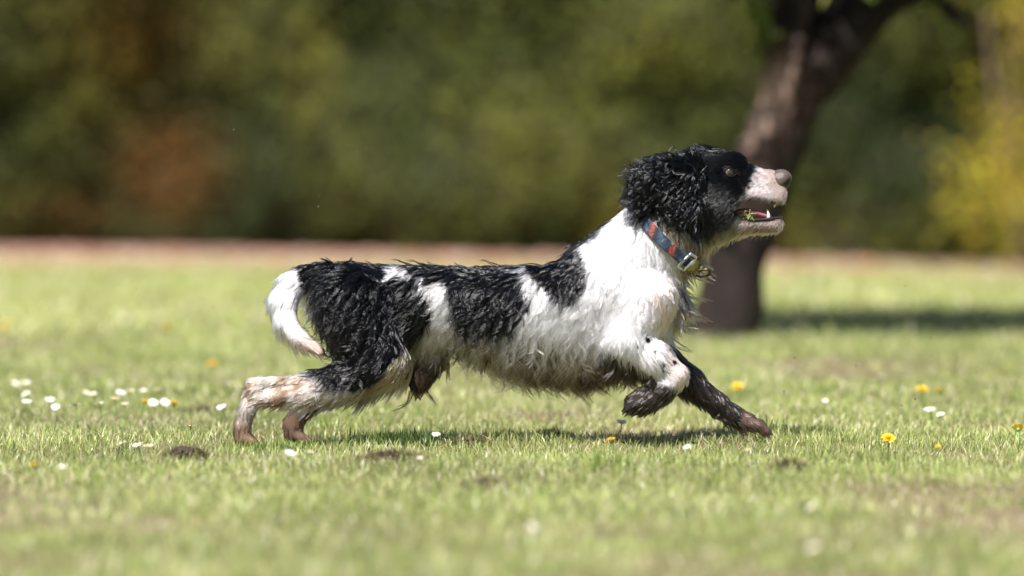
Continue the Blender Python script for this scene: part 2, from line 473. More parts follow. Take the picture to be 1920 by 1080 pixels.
build_mesh('foliage', V, F, M_leaf, shrub, col=C)

# ================================================================== THE DOG
# laid out in photo pixels: u across, w down, v depth (negative = towards the camera); 900 px = 1 m
def to_world(q):
    q = np.asarray(q, float)
    return np.stack([(q[..., 0] - 960) / S, q[..., 1] / S, (GROUND_PY - q[..., 2]) / S], -1)
VOX = 3.0
U0, U1, V0, V1, W0, W1 = 400, 1510, -138, 138, 245, 850
gu = np.arange(U0, U1, VOX); gvv = np.arange(V0, V1, VOX); gw = np.arange(W0, W1, VOX)
FIELD = np.full((len(gu), len(gvv), len(gw)), 60.0, np.float32)
PART = np.zeros(FIELD.shape, np.int8)
TORSO, HEAD, EAR, TAIL, HINDN, HINDF, FOREN, FOREF = range(8)
def box_idx(lo, hi, pad):
    s = []
    for g, a, b in zip((gu, gvv, gw), lo, hi):
        s.append(slice(max(0, int((a - pad - g[0]) / VOX)), max(1, min(len(g), int((b + pad - g[0]) / VOX) + 2))))
    return tuple(s)
def grid(s): return gu[s[0]][:, None, None].astype(np.float32), gvv[s[1]][None, :, None].astype(np.float32), gw[s[2]][None, None, :].astype(np.float32)
def merge(s, d, k, part):
    f = FIELD[s]; h = np.clip(.5 + .5 * (f - d) / k, 0, 1)
    PART[s] = np.where(d < f, part, PART[s])
    FIELD[s] = f * (1 - h) + d * h - k * h * (1 - h)
def bone(a, ra, b, rb, part, k=14, vs_=1.0):
    """tapered bone a -> b as (u, v, w); vs_ flattens it in depth"""
    a = np.array(a, float); b = np.array(b, float); m = max(ra, rb)
    s = box_idx(np.minimum(a, b) - m, np.maximum(a, b) + m, k + 24)
    u, v, w = grid(s)
    ab = b - a; L2 = (ab ** 2).sum() + 1e-6
    t = np.clip(((u - a[0]) * ab[0] + (v - a[1]) * ab[1] + (w - a[2]) * ab[2]) / L2, 0, 1)
    r = ra + (rb - ra) * t
    d = np.sqrt((u - a[0] - ab[0] * t) ** 2 + ((v - a[1] - ab[1] * t) / vs_) ** 2 + (w - a[2] - ab[2] * t) ** 2) - r
    merge(s, d * min(1, vs_ + .15), k, part)
def chain(pts, part, k=12, vs_=1.0):
    for p, q in zip(pts[:-1], pts[1:]): bone(p[:3], p[3], q[:3], q[3], part, k, vs_)
def ell(c, r, part, k=14, rot=0.0, sub=False):
    s = box_idx(np.array(c) - max(r), np.array(c) + max(r), k + 24)
    u, v, w = grid(s); u = u - c[0]; v = v - c[1]; w = w - c[2]
    cr, sr = math.cos(rot), math.sin(rot)
    uu_ = u * cr + w * sr; ww_ = -u * sr + w * cr
    q = np.sqrt((uu_ / r[0]) ** 2 + (v / r[1]) ** 2 + (ww_ / r[2]) ** 2)
    q2 = np.sqrt((uu_ / r[0] ** 2) ** 2 + (v / r[1] ** 2) ** 2 + (ww_ / r[2] ** 2) ** 2) + 1e-6
    d = np.clip(q * (q - 1) / q2, -60, 60)
    if sub:
        f = FIELD[s]; h = np.clip(.5 - .5 * (f + d) / k, 0, 1)
        FIELD[s] = f * (1 - h) - d * h + k * h * (1 - h)
    else: merge(s, d, k, part)
# torso as a sweep: u, top w, bottom w, half depth
st = np.array([(590, 528, 580, 22), (615, 512, 620, 48), (650, 503, 655, 66), (700, 499, 668, 76), (780, 499, 646, 70), (860, 501, 650, 76), (940, 502, 668, 85),
               (1020, 498, 686, 93), (1100, 482, 694, 95), (1160, 474, 690, 92), (1210, 480, 680, 80), (1245, 500, 650, 60), (1268, 535, 605, 34)], float)
s = box_idx((585, -110, 460), (1290, 110, 720), 30)
u, v, w = grid(s)
uc = np.clip(gu[s[0]], 590, 1268)
top_ = np.interp(uc, st[:, 0], st[:, 1])[:, None, None]; bot_ = np.interp(uc, st[:, 0], st[:, 2])[:, None, None]; hd = np.interp(uc, st[:, 0], st[:, 3])[:, None, None]
cw = (top_ + bot_) / 2; rw = (bot_ - top_) / 2
wn_ = (w - cw) / rw
hd2 = hd * (1 - .12 * np.clip(wn_, -1, 1))
q = np.sqrt((np.abs(v) / hd2) ** 2.2 + np.abs(wn_) ** 2.2)
d = (q - 1) * np.minimum(rw, hd) * .9
du = np.maximum(0, np.abs(u - 929) - 339)
merge(s, np.sqrt(np.maximum(d, 0) ** 2 + du ** 2) + np.minimum(d, 0), 4, TORSO)
# neck
bone((1150, 0, 528), 96, (1244, 0, 442), 82, TORSO, 34, .92)
bone((1244, 0, 442), 82, (1300, 0, 378), 66, TORSO, 20, .9)
bone((1175, 0, 592), 86, (1240, 0, 566), 40, TORSO, 20, .95)
# hindquarters and legs
for sg, part in ((-1, HINDN), (1, HINDF)):
    near = sg < 0
    if near:
        bone((662, -48, 560), 62, (718, -66, 668), 46, part, 26)
        chain([(722, -68, 678, 44), (650, -66, 714, 34), (575, -64, 736, 24), (490, -62, 745, 16)], part, 14)
        chain([(640, -66, 702, 22), (560, -64, 711, 10), (478, -62, 717, 12)], part, 6)
        chain([(477, -62, 728, 17), (466, -62, 765, 15), (456, -62, 800, 15), (458, -62, 818, 17)], part, 9)
        for dv in (-14, -5, 5, 14): chain([(460, -62 + dv * .7, 818, 9), (474, -62 + dv, 826, 8.5), (484, -62 + dv * 1.1, 831, 6)], part, 4)
    else:
        bone((672, 48, 560), 58, (735, 62, 672), 44, part, 26)
        chain([(735, 62, 680, 42), (665, 60, 722, 32), (592, 58, 752, 20)], part, 14)
        chain([(590, 58, 750, 20), (560, 58, 778, 18), (546, 58, 800, 17), (548, 58, 818, 18)], part, 9)
        for dv in (-14, -5, 5, 14): chain([(550, 58 + dv * .7, 818, 9), (564, 58 + dv, 826, 8.5), (574, 58 + dv * 1.1, 831, 6)], part, 4)
bone((812, 0, 672), 30, (784, -4, 722), 17, TORSO, 20, .8)
bone((1215, -60, 560), 50, (1168, -72, 640), 46, FOREN, 26)
chain([(1172, -76, 640, 42), (1225, -80, 672, 34), (1266, -82, 699, 22)], FOREN, 14)
chain([(1267, -82, 702, 22), (1240, -82, 728, 22), (1210, -80, 746, 24), (1192, -80, 752, 22)], FOREN, 9)
for dv in (-17, -6, 6, 17): chain([(1205, -80 + dv * .8, 748, 12), (1186, -80 + dv, 756, 11), (1176, -80 + dv, 762, 8)], FOREN, 4)
bone((1215, 60, 580), 48, (1200, 70, 640), 44, FOREF, 26)
chain([(1205, 70, 648, 40), (1290, 72, 714, 25), (1345, 72, 758, 18), (1376, 72, 781, 16), (1402, 72, 795, 19)], FOREF, 12)
for dv in (-18, -6, 6, 18): chain([(1402, 72 + dv * .7, 796, 12), (1426, 72 + dv * 1.1, 801, 10.5), (1440, 72 + dv * 1.2, 813, 8.5)], FOREF, 2.5)
# tail
chain([(612, 0, 520, 30), (575, -4, 522, 23), (546, -12, 536, 24), (530, -24, 568, 26), (536, -40, 604, 21), (562, -62, 632, 16), (604, -92, 656, 9)], TAIL, 10)
# head
ell((1318, 0, 343), (66, 58, 66), HEAD, 14)
ell((1288, 0, 350), (52, 56, 62), HEAD, 14)
ell((1338, 0, 388), (58, 52, 46), HEAD, 14)
for sg in (-1, 1):
    ell((1366, sg * 26, 308), (36, 20, 24), HEAD, 20)
    ell((1352, sg * 38, 362), (44, 18, 34), HEAD, 14)
bone((1380, 0, 350), 40, (1443, 0, 346), 28, HEAD, 14, .82)
bone((1400, 0, 356), 32, (1453, 0, 359), 23, HEAD, 10, .85)
for sg in (-1, 1): bone((1396, sg * 17, 368), 20, (1457, sg * 9, 369), 16.5, HEAD, 8)
ell((1394, 0, 324), (28, 22, 17), HEAD, 14)
bone((1330, 0, 408), 38, (1392, 0, 414), 25, HEAD, 10, .95)
bone((1392, 0, 416), 23, (1452, 0, 419), 17, HEAD, 6, 1.0)
bone((1300, 0, 420), 45, (1340, 0, 412), 36, HEAD, 16, .9)
# mouth opening: an extruded outline cut out of the head
MO = np.array([(1374, 391), (1388, 382), (1408, 374), (1432, 376), (1456, 386), (1474, 381), (1520, 376), (1520, 408), (1463, 407), (1442, 409), (1416, 411), (1392, 405)], float)
def poly_sdf(P, x, y):
    d = np.full(np.broadcast(x, y).shape, 1e9); sgn = np.ones(d.shape)
    n = len(P)
    for i in range(n):
        a, b = P[i], P[i - 1]
        e = b - a; wx, wy = x - a[0], y - a[1]
        t = np.clip((wx * e[0] + wy * e[1]) / (e @ e), 0, 1)
        d = np.minimum(d, (wx - e[0] * t) ** 2 + (wy - e[1] * t) ** 2)
        c1 = y >= a[1]; c2 = y < b[1]; c3 = e[0] * wy > e[1] * wx
        flip = (c1 & c2 & c3) | (~c1 & ~c2 & ~c3)
        sgn = np.where(flip, -sgn, sgn)
    return sgn * np.sqrt(d)
s = box_idx((1370, -60, 365), (1509, 60, 415), 12)
u, v, w = grid(s)
md = poly_sdf(MO, u[:, 0], w[0]).astype(np.float32)[:, None, :] + 0 * v
f = FIELD[s]; k = 4.0; h = np.clip(.5 - .5 * (f + md) / k, 0, 1)
FIELD[s] = f * (1 - h) - md * h + k * h * (1 - h)
# ears thrown back
for sg, sc_ in ((-1, 1.0), (1, .85)):
    ell((1292, sg * 60, 325), (30, 18, 36), EAR, 10)
    ell((1262, sg * 74, 338), (50 * sc_, 17, 44 * sc_), EAR, 8)
    ell((1226, sg * 76, 345), (34 * sc_, 14, 34 * sc_), EAR, 10)
    ell((1278, sg * 76, 380), (36 * sc_, 14, 40 * sc_), EAR, 10)
# eye sockets
def field_at(u, v, w):
    i = [(np.asarray(a, float) - g[0]) / VOX for a, g in zip((u, v, w), (gu, gvv, gw))]
    i0 = [np.clip(np.floor(a).astype(int), 0, n - 2) for a, n in zip(i, FIELD.shape)]
    fr = [a - b for a, b in zip(i, i0)]
    r = 0
    for a in (0, 1):
        for b in (0, 1):
            for c in (0, 1):
                wgt = (fr[0] if a else 1 - fr[0]) * (fr[1] if b else 1 - fr[1]) * (fr[2] if c else 1 - fr[2])
                r = r + wgt * FIELD[i0[0] + a, i0[1] + b, i0[2] + c]
    return r
def surf_v(u, w, sg):
    vv = np.arange(130, 0, -.5) * sg
    f = field_at(np.full(vv.shape, u), vv, np.full(vv.shape, w))
    k = np.argmax(f < 0); return vv[k]
EYE = (1366, 322)
eye_v = surf_v(EYE[0], EYE[1], -1)
for sg in (-1, 1): ell((EYE[0], sg * abs(eye_v), EYE[1]), (13, 6, 9.5), HEAD, 5, 0, True)

def surface_nets(Fd):
    ins = Fd < 0
    nx, ny, nz = Fd.shape
    corners = [(a, b, c) for a in (0, 1) for b in (0, 1) for c in (0, 1)]
    def sl(c, arr): return arr[c[0]:nx - 1 + c[0], c[1]:ny - 1 + c[1], c[2]:nz - 1 + c[2]]
    cnt = sum(sl(c, ins).astype(np.int8) for c in corners)
    act = (cnt > 0) & (cnt < 8)
    idx = -np.ones(act.shape, np.int64); cells = np.argwhere(act); idx[act] = np.arange(len(cells))
    acc = np.zeros((len(cells), 3)); m = np.zeros(len(cells))
    vals = {c: Fd[cells[:, 0] + c[0], cells[:, 1] + c[1], cells[:, 2] + c[2]].astype(float) for c in corners}
    for c in corners:
        for ax in range(3):
            if c[ax]: continue
            e = list(c); e[ax] = 1; e = tuple(e)
            a, b = vals[c], vals[e]; hit = (a < 0) != (b < 0)
            t = np.where(hit, a / np.where(hit, a - b, 1), 0)
            pnt = np.array(c, float)[None].repeat(len(cells), 0); pnt[:, ax] += t
            acc += pnt * hit[:, None]; m += hit
    P = cells + acc / m[:, None]
    Q = []
    for ax in range(3):
        o1, o2 = [(1, 2), (2, 0), (0, 1)][ax]
        lo = [slice(1, n - 1) for n in Fd.shape]; hi = list(lo)
        lo[ax] = slice(0, Fd.shape[ax] - 1); hi[ax] = slice(1, Fd.shape[ax])
        a = ins[tuple(lo)]; b = ins[tuple(hi)]
        e = np.argwhere(a != b); sgn = a[a != b]
        e[:, o1] += 1; e[:, o2] += 1
        def cell(d1, d2):
            c = e.copy(); c[:, o1] -= d1; c[:, o2] -= d2; return idx[c[:, 0], c[:, 1], c[:, 2]]
        q = np.stack([cell(1, 1), cell(0, 1), cell(0, 0), cell(1, 0)], -1)
        q[~sgn] = q[~sgn][:, ::-1]; Q.append(q)
    return P, np.vstack(Q)
P, Q = surface_nets(FIELD)
nearest = np.clip(np.round(P).astype(int), 0, np.array(FIELD.shape) - 1)
vpart = PART[nearest[:, 0], nearest[:, 1], nearest[:, 2]]
BP = np.stack([U0 + P[:, 0] * VOX, V0 + P[:, 1] * VOX, W0 + P[:, 2] * VOX], -1)
for it in range(3):             # relax
    acc = np.zeros_like(BP); cnt = np.zeros(len(BP))
    for a, b in ((0, 1), (1, 2), (2, 3), (3, 0)):
        np.add.at(acc, Q[:, a], BP[Q[:, b]]); np.add.at(cnt, Q[:, a], 1)
        np.add.at(acc, Q[:, b], BP[Q[:, a]]); np.add.at(cnt, Q[:, b], 1)
    BP = BP * .5 + .5 * acc / cnt[:, None]
def vnormals(Vx, Qx):
    n = np.cross(Vx[Qx[:, 2]] - Vx[Qx[:, 0]], Vx[Qx[:, 3]] - Vx[Qx[:, 1]])
    N = np.zeros_like(Vx)
    for a in range(4): np.add.at(N, Qx[:, a], n)
    return N / (np.linalg.norm(N, axis=1)[:, None] + 1e-9)
BN = vnormals(BP, Q)            # in (u, v, w) space
# make sure the normals point outwards
probe = field_at(BP[:, 0] + BN[:, 0] * 3, BP[:, 1] + BN[:, 1] * 3, BP[:, 2] + BN[:, 2] * 3)
if np.mean(probe > 0) < .5: BN = -BN
# ---- coat pattern (real markings of the coat)
def inpoly(P_, x, y): return poly_sdf(np.array(P_, float), x, y)
POLY_RUMP = [(540, 470), (700, 470), (860, 470), (966, 470), (966, 489), (973, 519), (979, 544), (990, 560), (990, 580), (974, 600), (963, 622), (941, 632), (900, 630), (881, 637), (866, 627), (850, 607), (843, 575), (835, 594),
             (818, 590), (806, 612), (786, 640), (752, 660), (728, 690), (700, 722), (660, 730), (622, 720), (600, 704), (578, 690), (585, 620), (590, 560), (572, 535)]
POLY_M1 = [(737, 495), (756, 499), (771, 517), (762, 524), (743, 514), (727, 526), (709, 541), (714, 522), (727, 506)]
POLY_M2 = [(779, 518), (792, 520), (799, 541), (815, 529), (836, 528), (843, 556), (848, 580), (850, 610), (810, 614), (812, 590), (800, 560), (783, 538)]
POLY_SH = [(966, 470), (985, 500), (1010, 536), (1028, 553), (1058, 569), (1081, 562), (1100, 541), (1102, 515), (1090, 497), (1084, 466), (1115, 446), (1135, 424), (1144, 412), (1140, 390), (1090, 420), (1030, 455)]
MUD = np.array([.050, .033, .022])
def mixc(a, b, k): k = np.clip(k, 0, 1)[:, None]; return a * (1 - k) + b * k
def ss(x, a, b): t = np.clip((x - a) / (b - a), 0, 1); return t * t * (3 - 2 * t)
def coat(q, part, N=None):
    """albedo of the coat at (u, v, w)"""
    u, v, w = q[:, 0], q[:, 1], q[:, 2]
    jit = lattice(q, 81, .06) * 5 + lattice(q, 82, .15) * 2.5
    far = v > 25
    uj = u + np.where(far, lattice(q, 83, .02) * 22, 0); wj = w + np.where(far, 8, 0)
    white = np.array([.53, .515, .532]); black = np.array([.0022, .0022, .0030])
    c = np.tile(white, (len(u), 1))
    bl = -np.minimum(inpoly(POLY_RUMP, uj, wj), inpoly(POLY_SH, uj, wj)) + jit
    bl = np.minimum(bl, inpoly(POLY_M1, uj, wj) + jit * .5); bl = np.minimum(bl, inpoly(POLY_M2, uj, wj) + jit * .5)
    kb = ss(bl, -1.5, 1.5)
    body = (part == TORSO) | (part == HINDN) | (part == HINDF)
    kb = np.where(body, kb, 0)
    # tail: black root, white plume
    kb = np.where(part == TAIL, ss(u + jit * .6 - .35 * (w - 530), 560, 568), kb)
    # head: black with white muzzle and pale chin
    head = part == HEAD
    wm = ss(u + .46 * (w - 318) + jit * 1.2 + 5 * lattice(q, 89, .4), 1412, 1428) * ss(w - .1 * (u - 1400), 306, 314)
    blaze = ss(14 - np.abs(v) + jit * .3, 0, 4) * ss(u, 1420, 1428)
    jaw = ss(w + .12 * (u - 1400) + jit * .5, 422, 430) * ss(u, 1300, 1316)
    jaw = np.maximum(jaw, ss(w, 402, 408) * ss(u + .6 * (w - 405), 1385, 1393))
    kb = np.where(head, 1 - np.clip(wm + jaw + blaze, 0, 1), kb)
    throat = (part == TORSO) & (u + w > 1690) & (u > 1225) & (w < 500)
    kb = np.where(throat & (u - w > 850) & (w < 448), 1.0, kb)
    kb = np.where(part == EAR, 1.0, kb)
    # flecks on the near foreleg
    for a, b, r in ((1212, 634, 7), (1240, 681, 5), (1262, 675, 4), (1192, 646, 5), (1226, 655, 4), (1206, 612, 4), (1255, 652, 4)):
        kb = np.where(part == FOREN, np.maximum(kb, ss(r - np.hypot(u - a, w - b) + jit * .4, -1, 2)), kb)
    # dirt on the white coat: legs, paws, and belly with its shade painted in
    nz_ = lattice(q, 84, .035) * .5 + lattice(q, 85, .09) * .35
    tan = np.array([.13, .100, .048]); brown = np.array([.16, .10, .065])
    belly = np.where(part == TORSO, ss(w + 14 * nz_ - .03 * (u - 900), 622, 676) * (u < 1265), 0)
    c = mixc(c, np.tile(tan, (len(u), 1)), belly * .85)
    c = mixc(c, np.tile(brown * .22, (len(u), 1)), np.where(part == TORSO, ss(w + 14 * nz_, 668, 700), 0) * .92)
    sheath = np.where(part == TORSO, ss(w, 668, 690) * ss(-np.abs(u - 795), -55, -40), 0)
    c = mixc(c, np.tile(MUD * .5, (len(u), 1)), sheath * .9)
    throat_mud_shade = np.where(((part == TORSO) & (u - .9 * w > 850)) | head, ss(w - .05 * (u - 1300) + 8 * nz_, 396, 424) * ((w > 396) | (part == TORSO)), 0)
    c = mixc(c, np.tile(np.array([.085, .068, .036]), (len(u), 1)), throat_mud_shade * .92)  # throat and chin mud, deepened with painted shade under the jaw
    front = np.where(part == TORSO, ss(u + .15 * (w - 500), 1262, 1286) * ss(w, 470, 520), 0)
    c = mixc(c, np.tile(brown * .4, (len(u), 1)), front * .85)  # shade on the forward edge of the chest, painted in brown
    c = mixc(c, np.tile(np.array([.52, .40, .32]), (len(u), 1)), np.where(part == TORSO, ss(.5 + nz_, .5, 1.0) * ss(w, 560, 640) * ss(u, 1050, 1120), 0) * .5)
    c = mixc(c, np.tile(tan * 1.3, (len(u), 1)), np.where((part == HINDN) | (part == HINDF), ss(u, 690, 730) * ss(w, 590, 630), 0) * .85)
    hl = np.where((part == HINDN) | (part == HINDF), ss(760 - u + 30 * nz_, 0, 60) * ss(w, 690, 712), 0)
    c = mixc(c, np.tile(np.array([.35, .28, .22]), (len(u), 1)), hl * (.75 + .7 * nz_))
    c = mixc(c, np.tile(brown * 1.15, (len(u), 1)), hl * ss(nz_ + .003 * (w - 740), .0, .3) * .85)
    c = mixc(c, np.tile(brown * .9, (len(u), 1)), np.where((part == HINDN) | (part == HINDF), ss(w + 20 * nz_, 745, 795), 0) * .85)
    c = mixc(c, np.tile(brown * .6, (len(u), 1)), np.where(part == HINDF, ss(w, 735, 770), 0) * .7)
    c = mixc(c, np.tile(np.array([.50, .37, .31]), (len(u), 1)), np.where(part == FOREN, ss(u - .3 * (w - 640) + 12 * nz_, 1215, 1262), 0) * .6)
    fm = np.where(part == FOREN, ss(w - .53 * (u - 1190) + 6 * nz_, 682, 694) * (w > 640), 0)
    c = mixc(c, np.tile(MUD * .3, (len(u), 1)), fm * .98)
    ff = np.where(part == FOREF, ss(w + 5 * nz_, 640, 660), 0)
    c = mixc(c, np.tile(MUD * .3, (len(u), 1)), ff * .98)
    c = mixc(c, np.tile(np.array([.10, .062, .05]), (len(u), 1)), np.where(part == FOREF, ss(u + 16 * nz_, 1388, 1402), 0) * .8)
    tl = np.where(part == TAIL, ss(u * .6 + w + 8 * nz_, 925, 1000) * (w > 590), 0)
    c = mixc(c, np.tile(np.array([.36, .25, .20]), (len(u), 1)), tl * .85)
    mz = np.where(head & (u > 1385), .35 + .5 * ss(lattice(q, 88, .22), 0, .6) + ss(w + 10 * nz_, 358, 376) + ss(u + .3 * (340 - w) + 6 * nz_, 1430, 1456) * .8, 0)
    c = mixc(c, np.tile(np.array([.25, .18, .158]), (len(u), 1)), np.clip(mz, 0, 1) * .85)  # pinkish muzzle dirt, with the shade on its lower part painted in
    c = mixc(c, np.tile(np.array([.06, .045, .042]), (len(u), 1)), np.where(head & (u > 1385), ss(lattice(q, 95, .33), .52, .72), 0) * .7)
    msd = poly_sdf(MO, u, w)
    c = mixc(c, np.tile(np.array([.025, .02, .02]), (len(u), 1)), np.where(head & (u < 1466), ss(7.5 - msd + 2 * nz_, 0, 3), 0) * .9)
    c = mixc(c, np.tile(black, (len(u), 1)), kb)
    c = mixc(c, np.tile(np.array([.05, .035, .024]), (len(u), 1)), kb * body * ss(nz_, .35, .8) * .5)
    return c
def interior(q):                # gums and mouth lining
    ms = poly_sdf(MO, q[:, 0], q[:, 2])
    return (ms < 3.4) & (q[:, 0] < 1472) & (q[:, 0] > 1370) & (np.abs(q[:, 1]) < 40)
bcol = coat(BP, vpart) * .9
im = interior(BP) & (vpart == HEAD)
deep = ss(28 - np.abs(BP[:, 1]), 0, 10)[:, None]
gum = np.where((BP[:, 2] > 394)[:, None], np.array([.30, .12, .13]) * deep + np.array([.035, .028, .032]) * (1 - deep), np.array([.02, .012, .012]))
bcol = np.where(im[:, None], gum, bcol)
ec = np.hypot((BP[:, 0] - EYE[0]) / 15, (BP[:, 2] - EYE[1]) / 11)
bcol = np.where(((ec < 1.1) & (vpart == HEAD))[:, None], np.array([.006, .005, .006]), bcol)
dog = empty('dog', to_world((720, 0, GROUND_PY)))
tag(dog, 'wet muddy black and white spaniel running full stretch across the grass, mouth open', 'dog')
DLOC = np.array(dog.location)
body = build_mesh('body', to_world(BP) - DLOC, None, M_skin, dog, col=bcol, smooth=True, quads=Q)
if True:                        # faces wound outwards
    f0 = Q[0]; nn = np.cross(BP[f0[2]] - BP[f0[0]], BP[f0[3]] - BP[f0[1]])
    wv = to_world(BP); fn = np.cross(wv[f0[2]] - wv[f0[0]], wv[f0[3]] - wv[f0[1]]); bn = BN[f0[0]] * [1, 1, -1]
    if fn @ bn < 0: body.data.flip_normals()

# ---- coat of hair: control points (part, u, w, du, dw, length, curl, lift)
T, HD, ER, TL, HN, HF, FN, FF = TORSO, HEAD, EAR, TAIL, HINDN, HINDF, FOREN, FOREF
CTRL = [
 (T, 600, 520, -1, .5, 28, .6, .25), (T, 650, 600, -.6, 1, 40, 1, .25), (T, 700, 500, -1, .3, 26, .8, .25), (T, 760, 530, -.7, .8, 32, .8, .2), (T, 800, 620, -.3, 1, 36, .8, .2),
 (T, 900, 495, -1, .35, 24, .8, .25), (T, 900, 580, -.5, 1, 42, 1, .2), (T, 850, 660, -.2, 1, 30, .6, .2), (T, 960, 640, -.1, 1, 48, 1.3, .3), (T, 930, 690, -.1, 1, 46, .8, .1), (T, 1050, 700, .15, 1, 44, .8, .1), (T, 1050, 640, .1, 1, 46, 1.4, .3),
 (T, 1000, 540, -.35, 1, 36, .7, .2), (T, 1080, 500, -.5, 1, 28, .9, .25), (T, 1120, 440, -.8, .6, 22, .7, .3), (T, 1180, 470, -.15, 1, 28, .6, .2), (T, 1160, 560, -.1, 1, 32, 1.2, .25), (T, 1230, 520, .25, 1, 34, .8, .25),
 (T, 1265, 570, .35, 1, 28, .9, .3), (T, 1200, 600, 0, 1, 30, 1.0, .25), (T, 1150, 680, -.1, 1, 34, .9, .2), (T, 1250, 480, .2, 1, 26, 1.0, .25), (T, 1195, 410, -.35, 1, 14, .3, .2), (T, 1310, 480, .1, 1, 20, .7, .2), (T, 1280, 440, .1, 1, 22, .8, .2), (T, 1300, 640, .2, 1, 36, .8, .2), (T, 790, 715, -.1, 1, 14, .3, .15), (T, 810, 690, -.1, 1, 12, .2, .15),
 (HD, 1366, 350, -1, .3, 10, .1, .25), (HD, 1345, 395, -.95, .45, 17, .25, .3), (HD, 1330, 282, -1, -.05, 24, .5, .45), (HD, 1375, 290, -1, -.1, 13, .3, .35), (HD, 1440, 345, -1, .3, 8, .1, .3), (HD, 1405, 340, -1, .15, 8, .1, .25), (HD, 1440, 430, -.6, .6, 9, .1, .4), (HD, 1350, 440, -.7, .8, 22, .5, .25), (HD, 1300, 430, -.5, 1, 26, .6, .25), (HD, 1320, 340, -1, .25, 12, .1, .15), (HD, 1465, 372, -.8, .5, 5, 0, .2),
 (ER, 1290, 300, -1, .1, 26, .7, .3), (ER, 1230, 300, -1, .15, 50, 1.7, .4), (ER, 1205, 360, -.9, .55, 46, 1.8, .4), (ER, 1280, 400, -.6, .8, 24, 1.0, .2), (ER, 1300, 350, -.8, .6, 20, .9, .15),
 (TL, 600, 520, -1, .2, 28, .6, .2), (TL, 555, 525, -.9, .5, 26, .3, .2), (TL, 520, 560, -.3, 1, 20, .1, .1), (TL, 515, 600, .1, 1, 26, .3, .15), (TL, 540, 600, .4, 1, 18, .1, .1), (TL, 550, 640, .5, .9, 20, .4, .2), (TL, 595, 655, 1, .5, 12, .1, .12),
 (HN, 660, 560, -.6, 1, 42, 1, .25), (HN, 700, 640, -.5, 1, 46, 1.1, .25), (HN, 640, 680, -.7, 1, 44, 1.1, .25), (HN, 745, 690, -.75, .65, 12, .2, .2), (HN, 735, 640, -.6, .9, 20, .6, .2), (HN, 680, 735, -.9, .5, 13, .3, .2), (HN, 590, 725, -1, .2, 18, .4, .3), (HN, 500, 735, -1, .15, 13, .3, .3), (HN, 465, 780, -.2, 1, 13, .3, .35), (HN, 470, 820, .3, 1, 8, .1, .4),
 (HF, 660, 560, -.6, 1, 40, 1, .25), (HF, 740, 690, -.6, 1, 26, .6, .25), (HF, 600, 750, -1, .3, 16, .3, .3), (HF, 550, 800, -.15, 1, 13, .3, .35),
 (FN, 1190, 600, 0, 1, 28, 1.0, .25), (FN, 1170, 660, -.2, 1, 30, .8, .25), (FN, 1225, 660, .7, .8, 16, .4, .2), (FN, 1262, 695, .8, .6, 9, .1, .15), (FN, 1240, 730, -.7, .7, 12, .2, .2), (FN, 1190, 755, -.8, .4, 10, .2, .2),
 (FF, 1210, 640, .2, 1, 24, .6, .25), (FF, 1290, 715, .5, .9, 22, .4, .3), (FF, 1350, 765, .55, .85, 18, .35, .3), (FF, 1400, 795, .75, .6, 13, .4, .4), (FF, 1435, 812, .8, .5, 8, .2, .4)]
CT = np.array(CTRL, float)
def groom(q, part):
    out = np.zeros((len(q), 5))
    for pt_ in range(8):
        m = part == pt_
        if not m.any(): continue
        c = CT[CT[:, 0] == pt_]
        d2 = (q[m, 0][:, None] - c[:, 1]) ** 2 + (q[m, 2][:, None] - c[:, 2]) ** 2 + 60
        wt = 1 / d2 ** 1.6; wt /= wt.sum(1)[:, None]
        out[m] = wt @ c[:, 3:]
    return out
tri = np.vstack([Q[:, [0, 1, 2]], Q[:, [0, 2, 3]]])
area = np.linalg.norm(np.cross(BP[tri[:, 1]] - BP[tri[:, 0]], BP[tri[:, 2]] - BP[tri[:, 0]]), axis=1)
dens_part = np.array([1, 2.6, 1.5, 1.2, 1.1, .7, 1.5, 1.3])
wt_tri = area * dens_part[vpart[tri[:, 0]]]
def sample(n, weights):
    cs = np.cumsum(weights); t = np.searchsorted(cs, rng.random(n) * cs[-1])
    a, b = rng.random(n), rng.random(n); fl = a + b > 1; a[fl] = 1 - a[fl]; b[fl] = 1 - b[fl]
    T3 = tri[t]
    q = BP[T3[:, 0]] * (1 - a - b)[:, None] + BP[T3[:, 1]] * a[:, None] + BP[T3[:, 2]] * b[:, None]
    nrm = BN[T3[:, 0]] * (1 - a - b)[:, None] + BN[T3[:, 1]] * a[:, None] + BN[T3[:, 2]] * b[:, None]
    nrm /= np.linalg.norm(nrm, axis=1)[:, None] + 1e-9
    return q, nrm, vpart[T3[:, 0]]
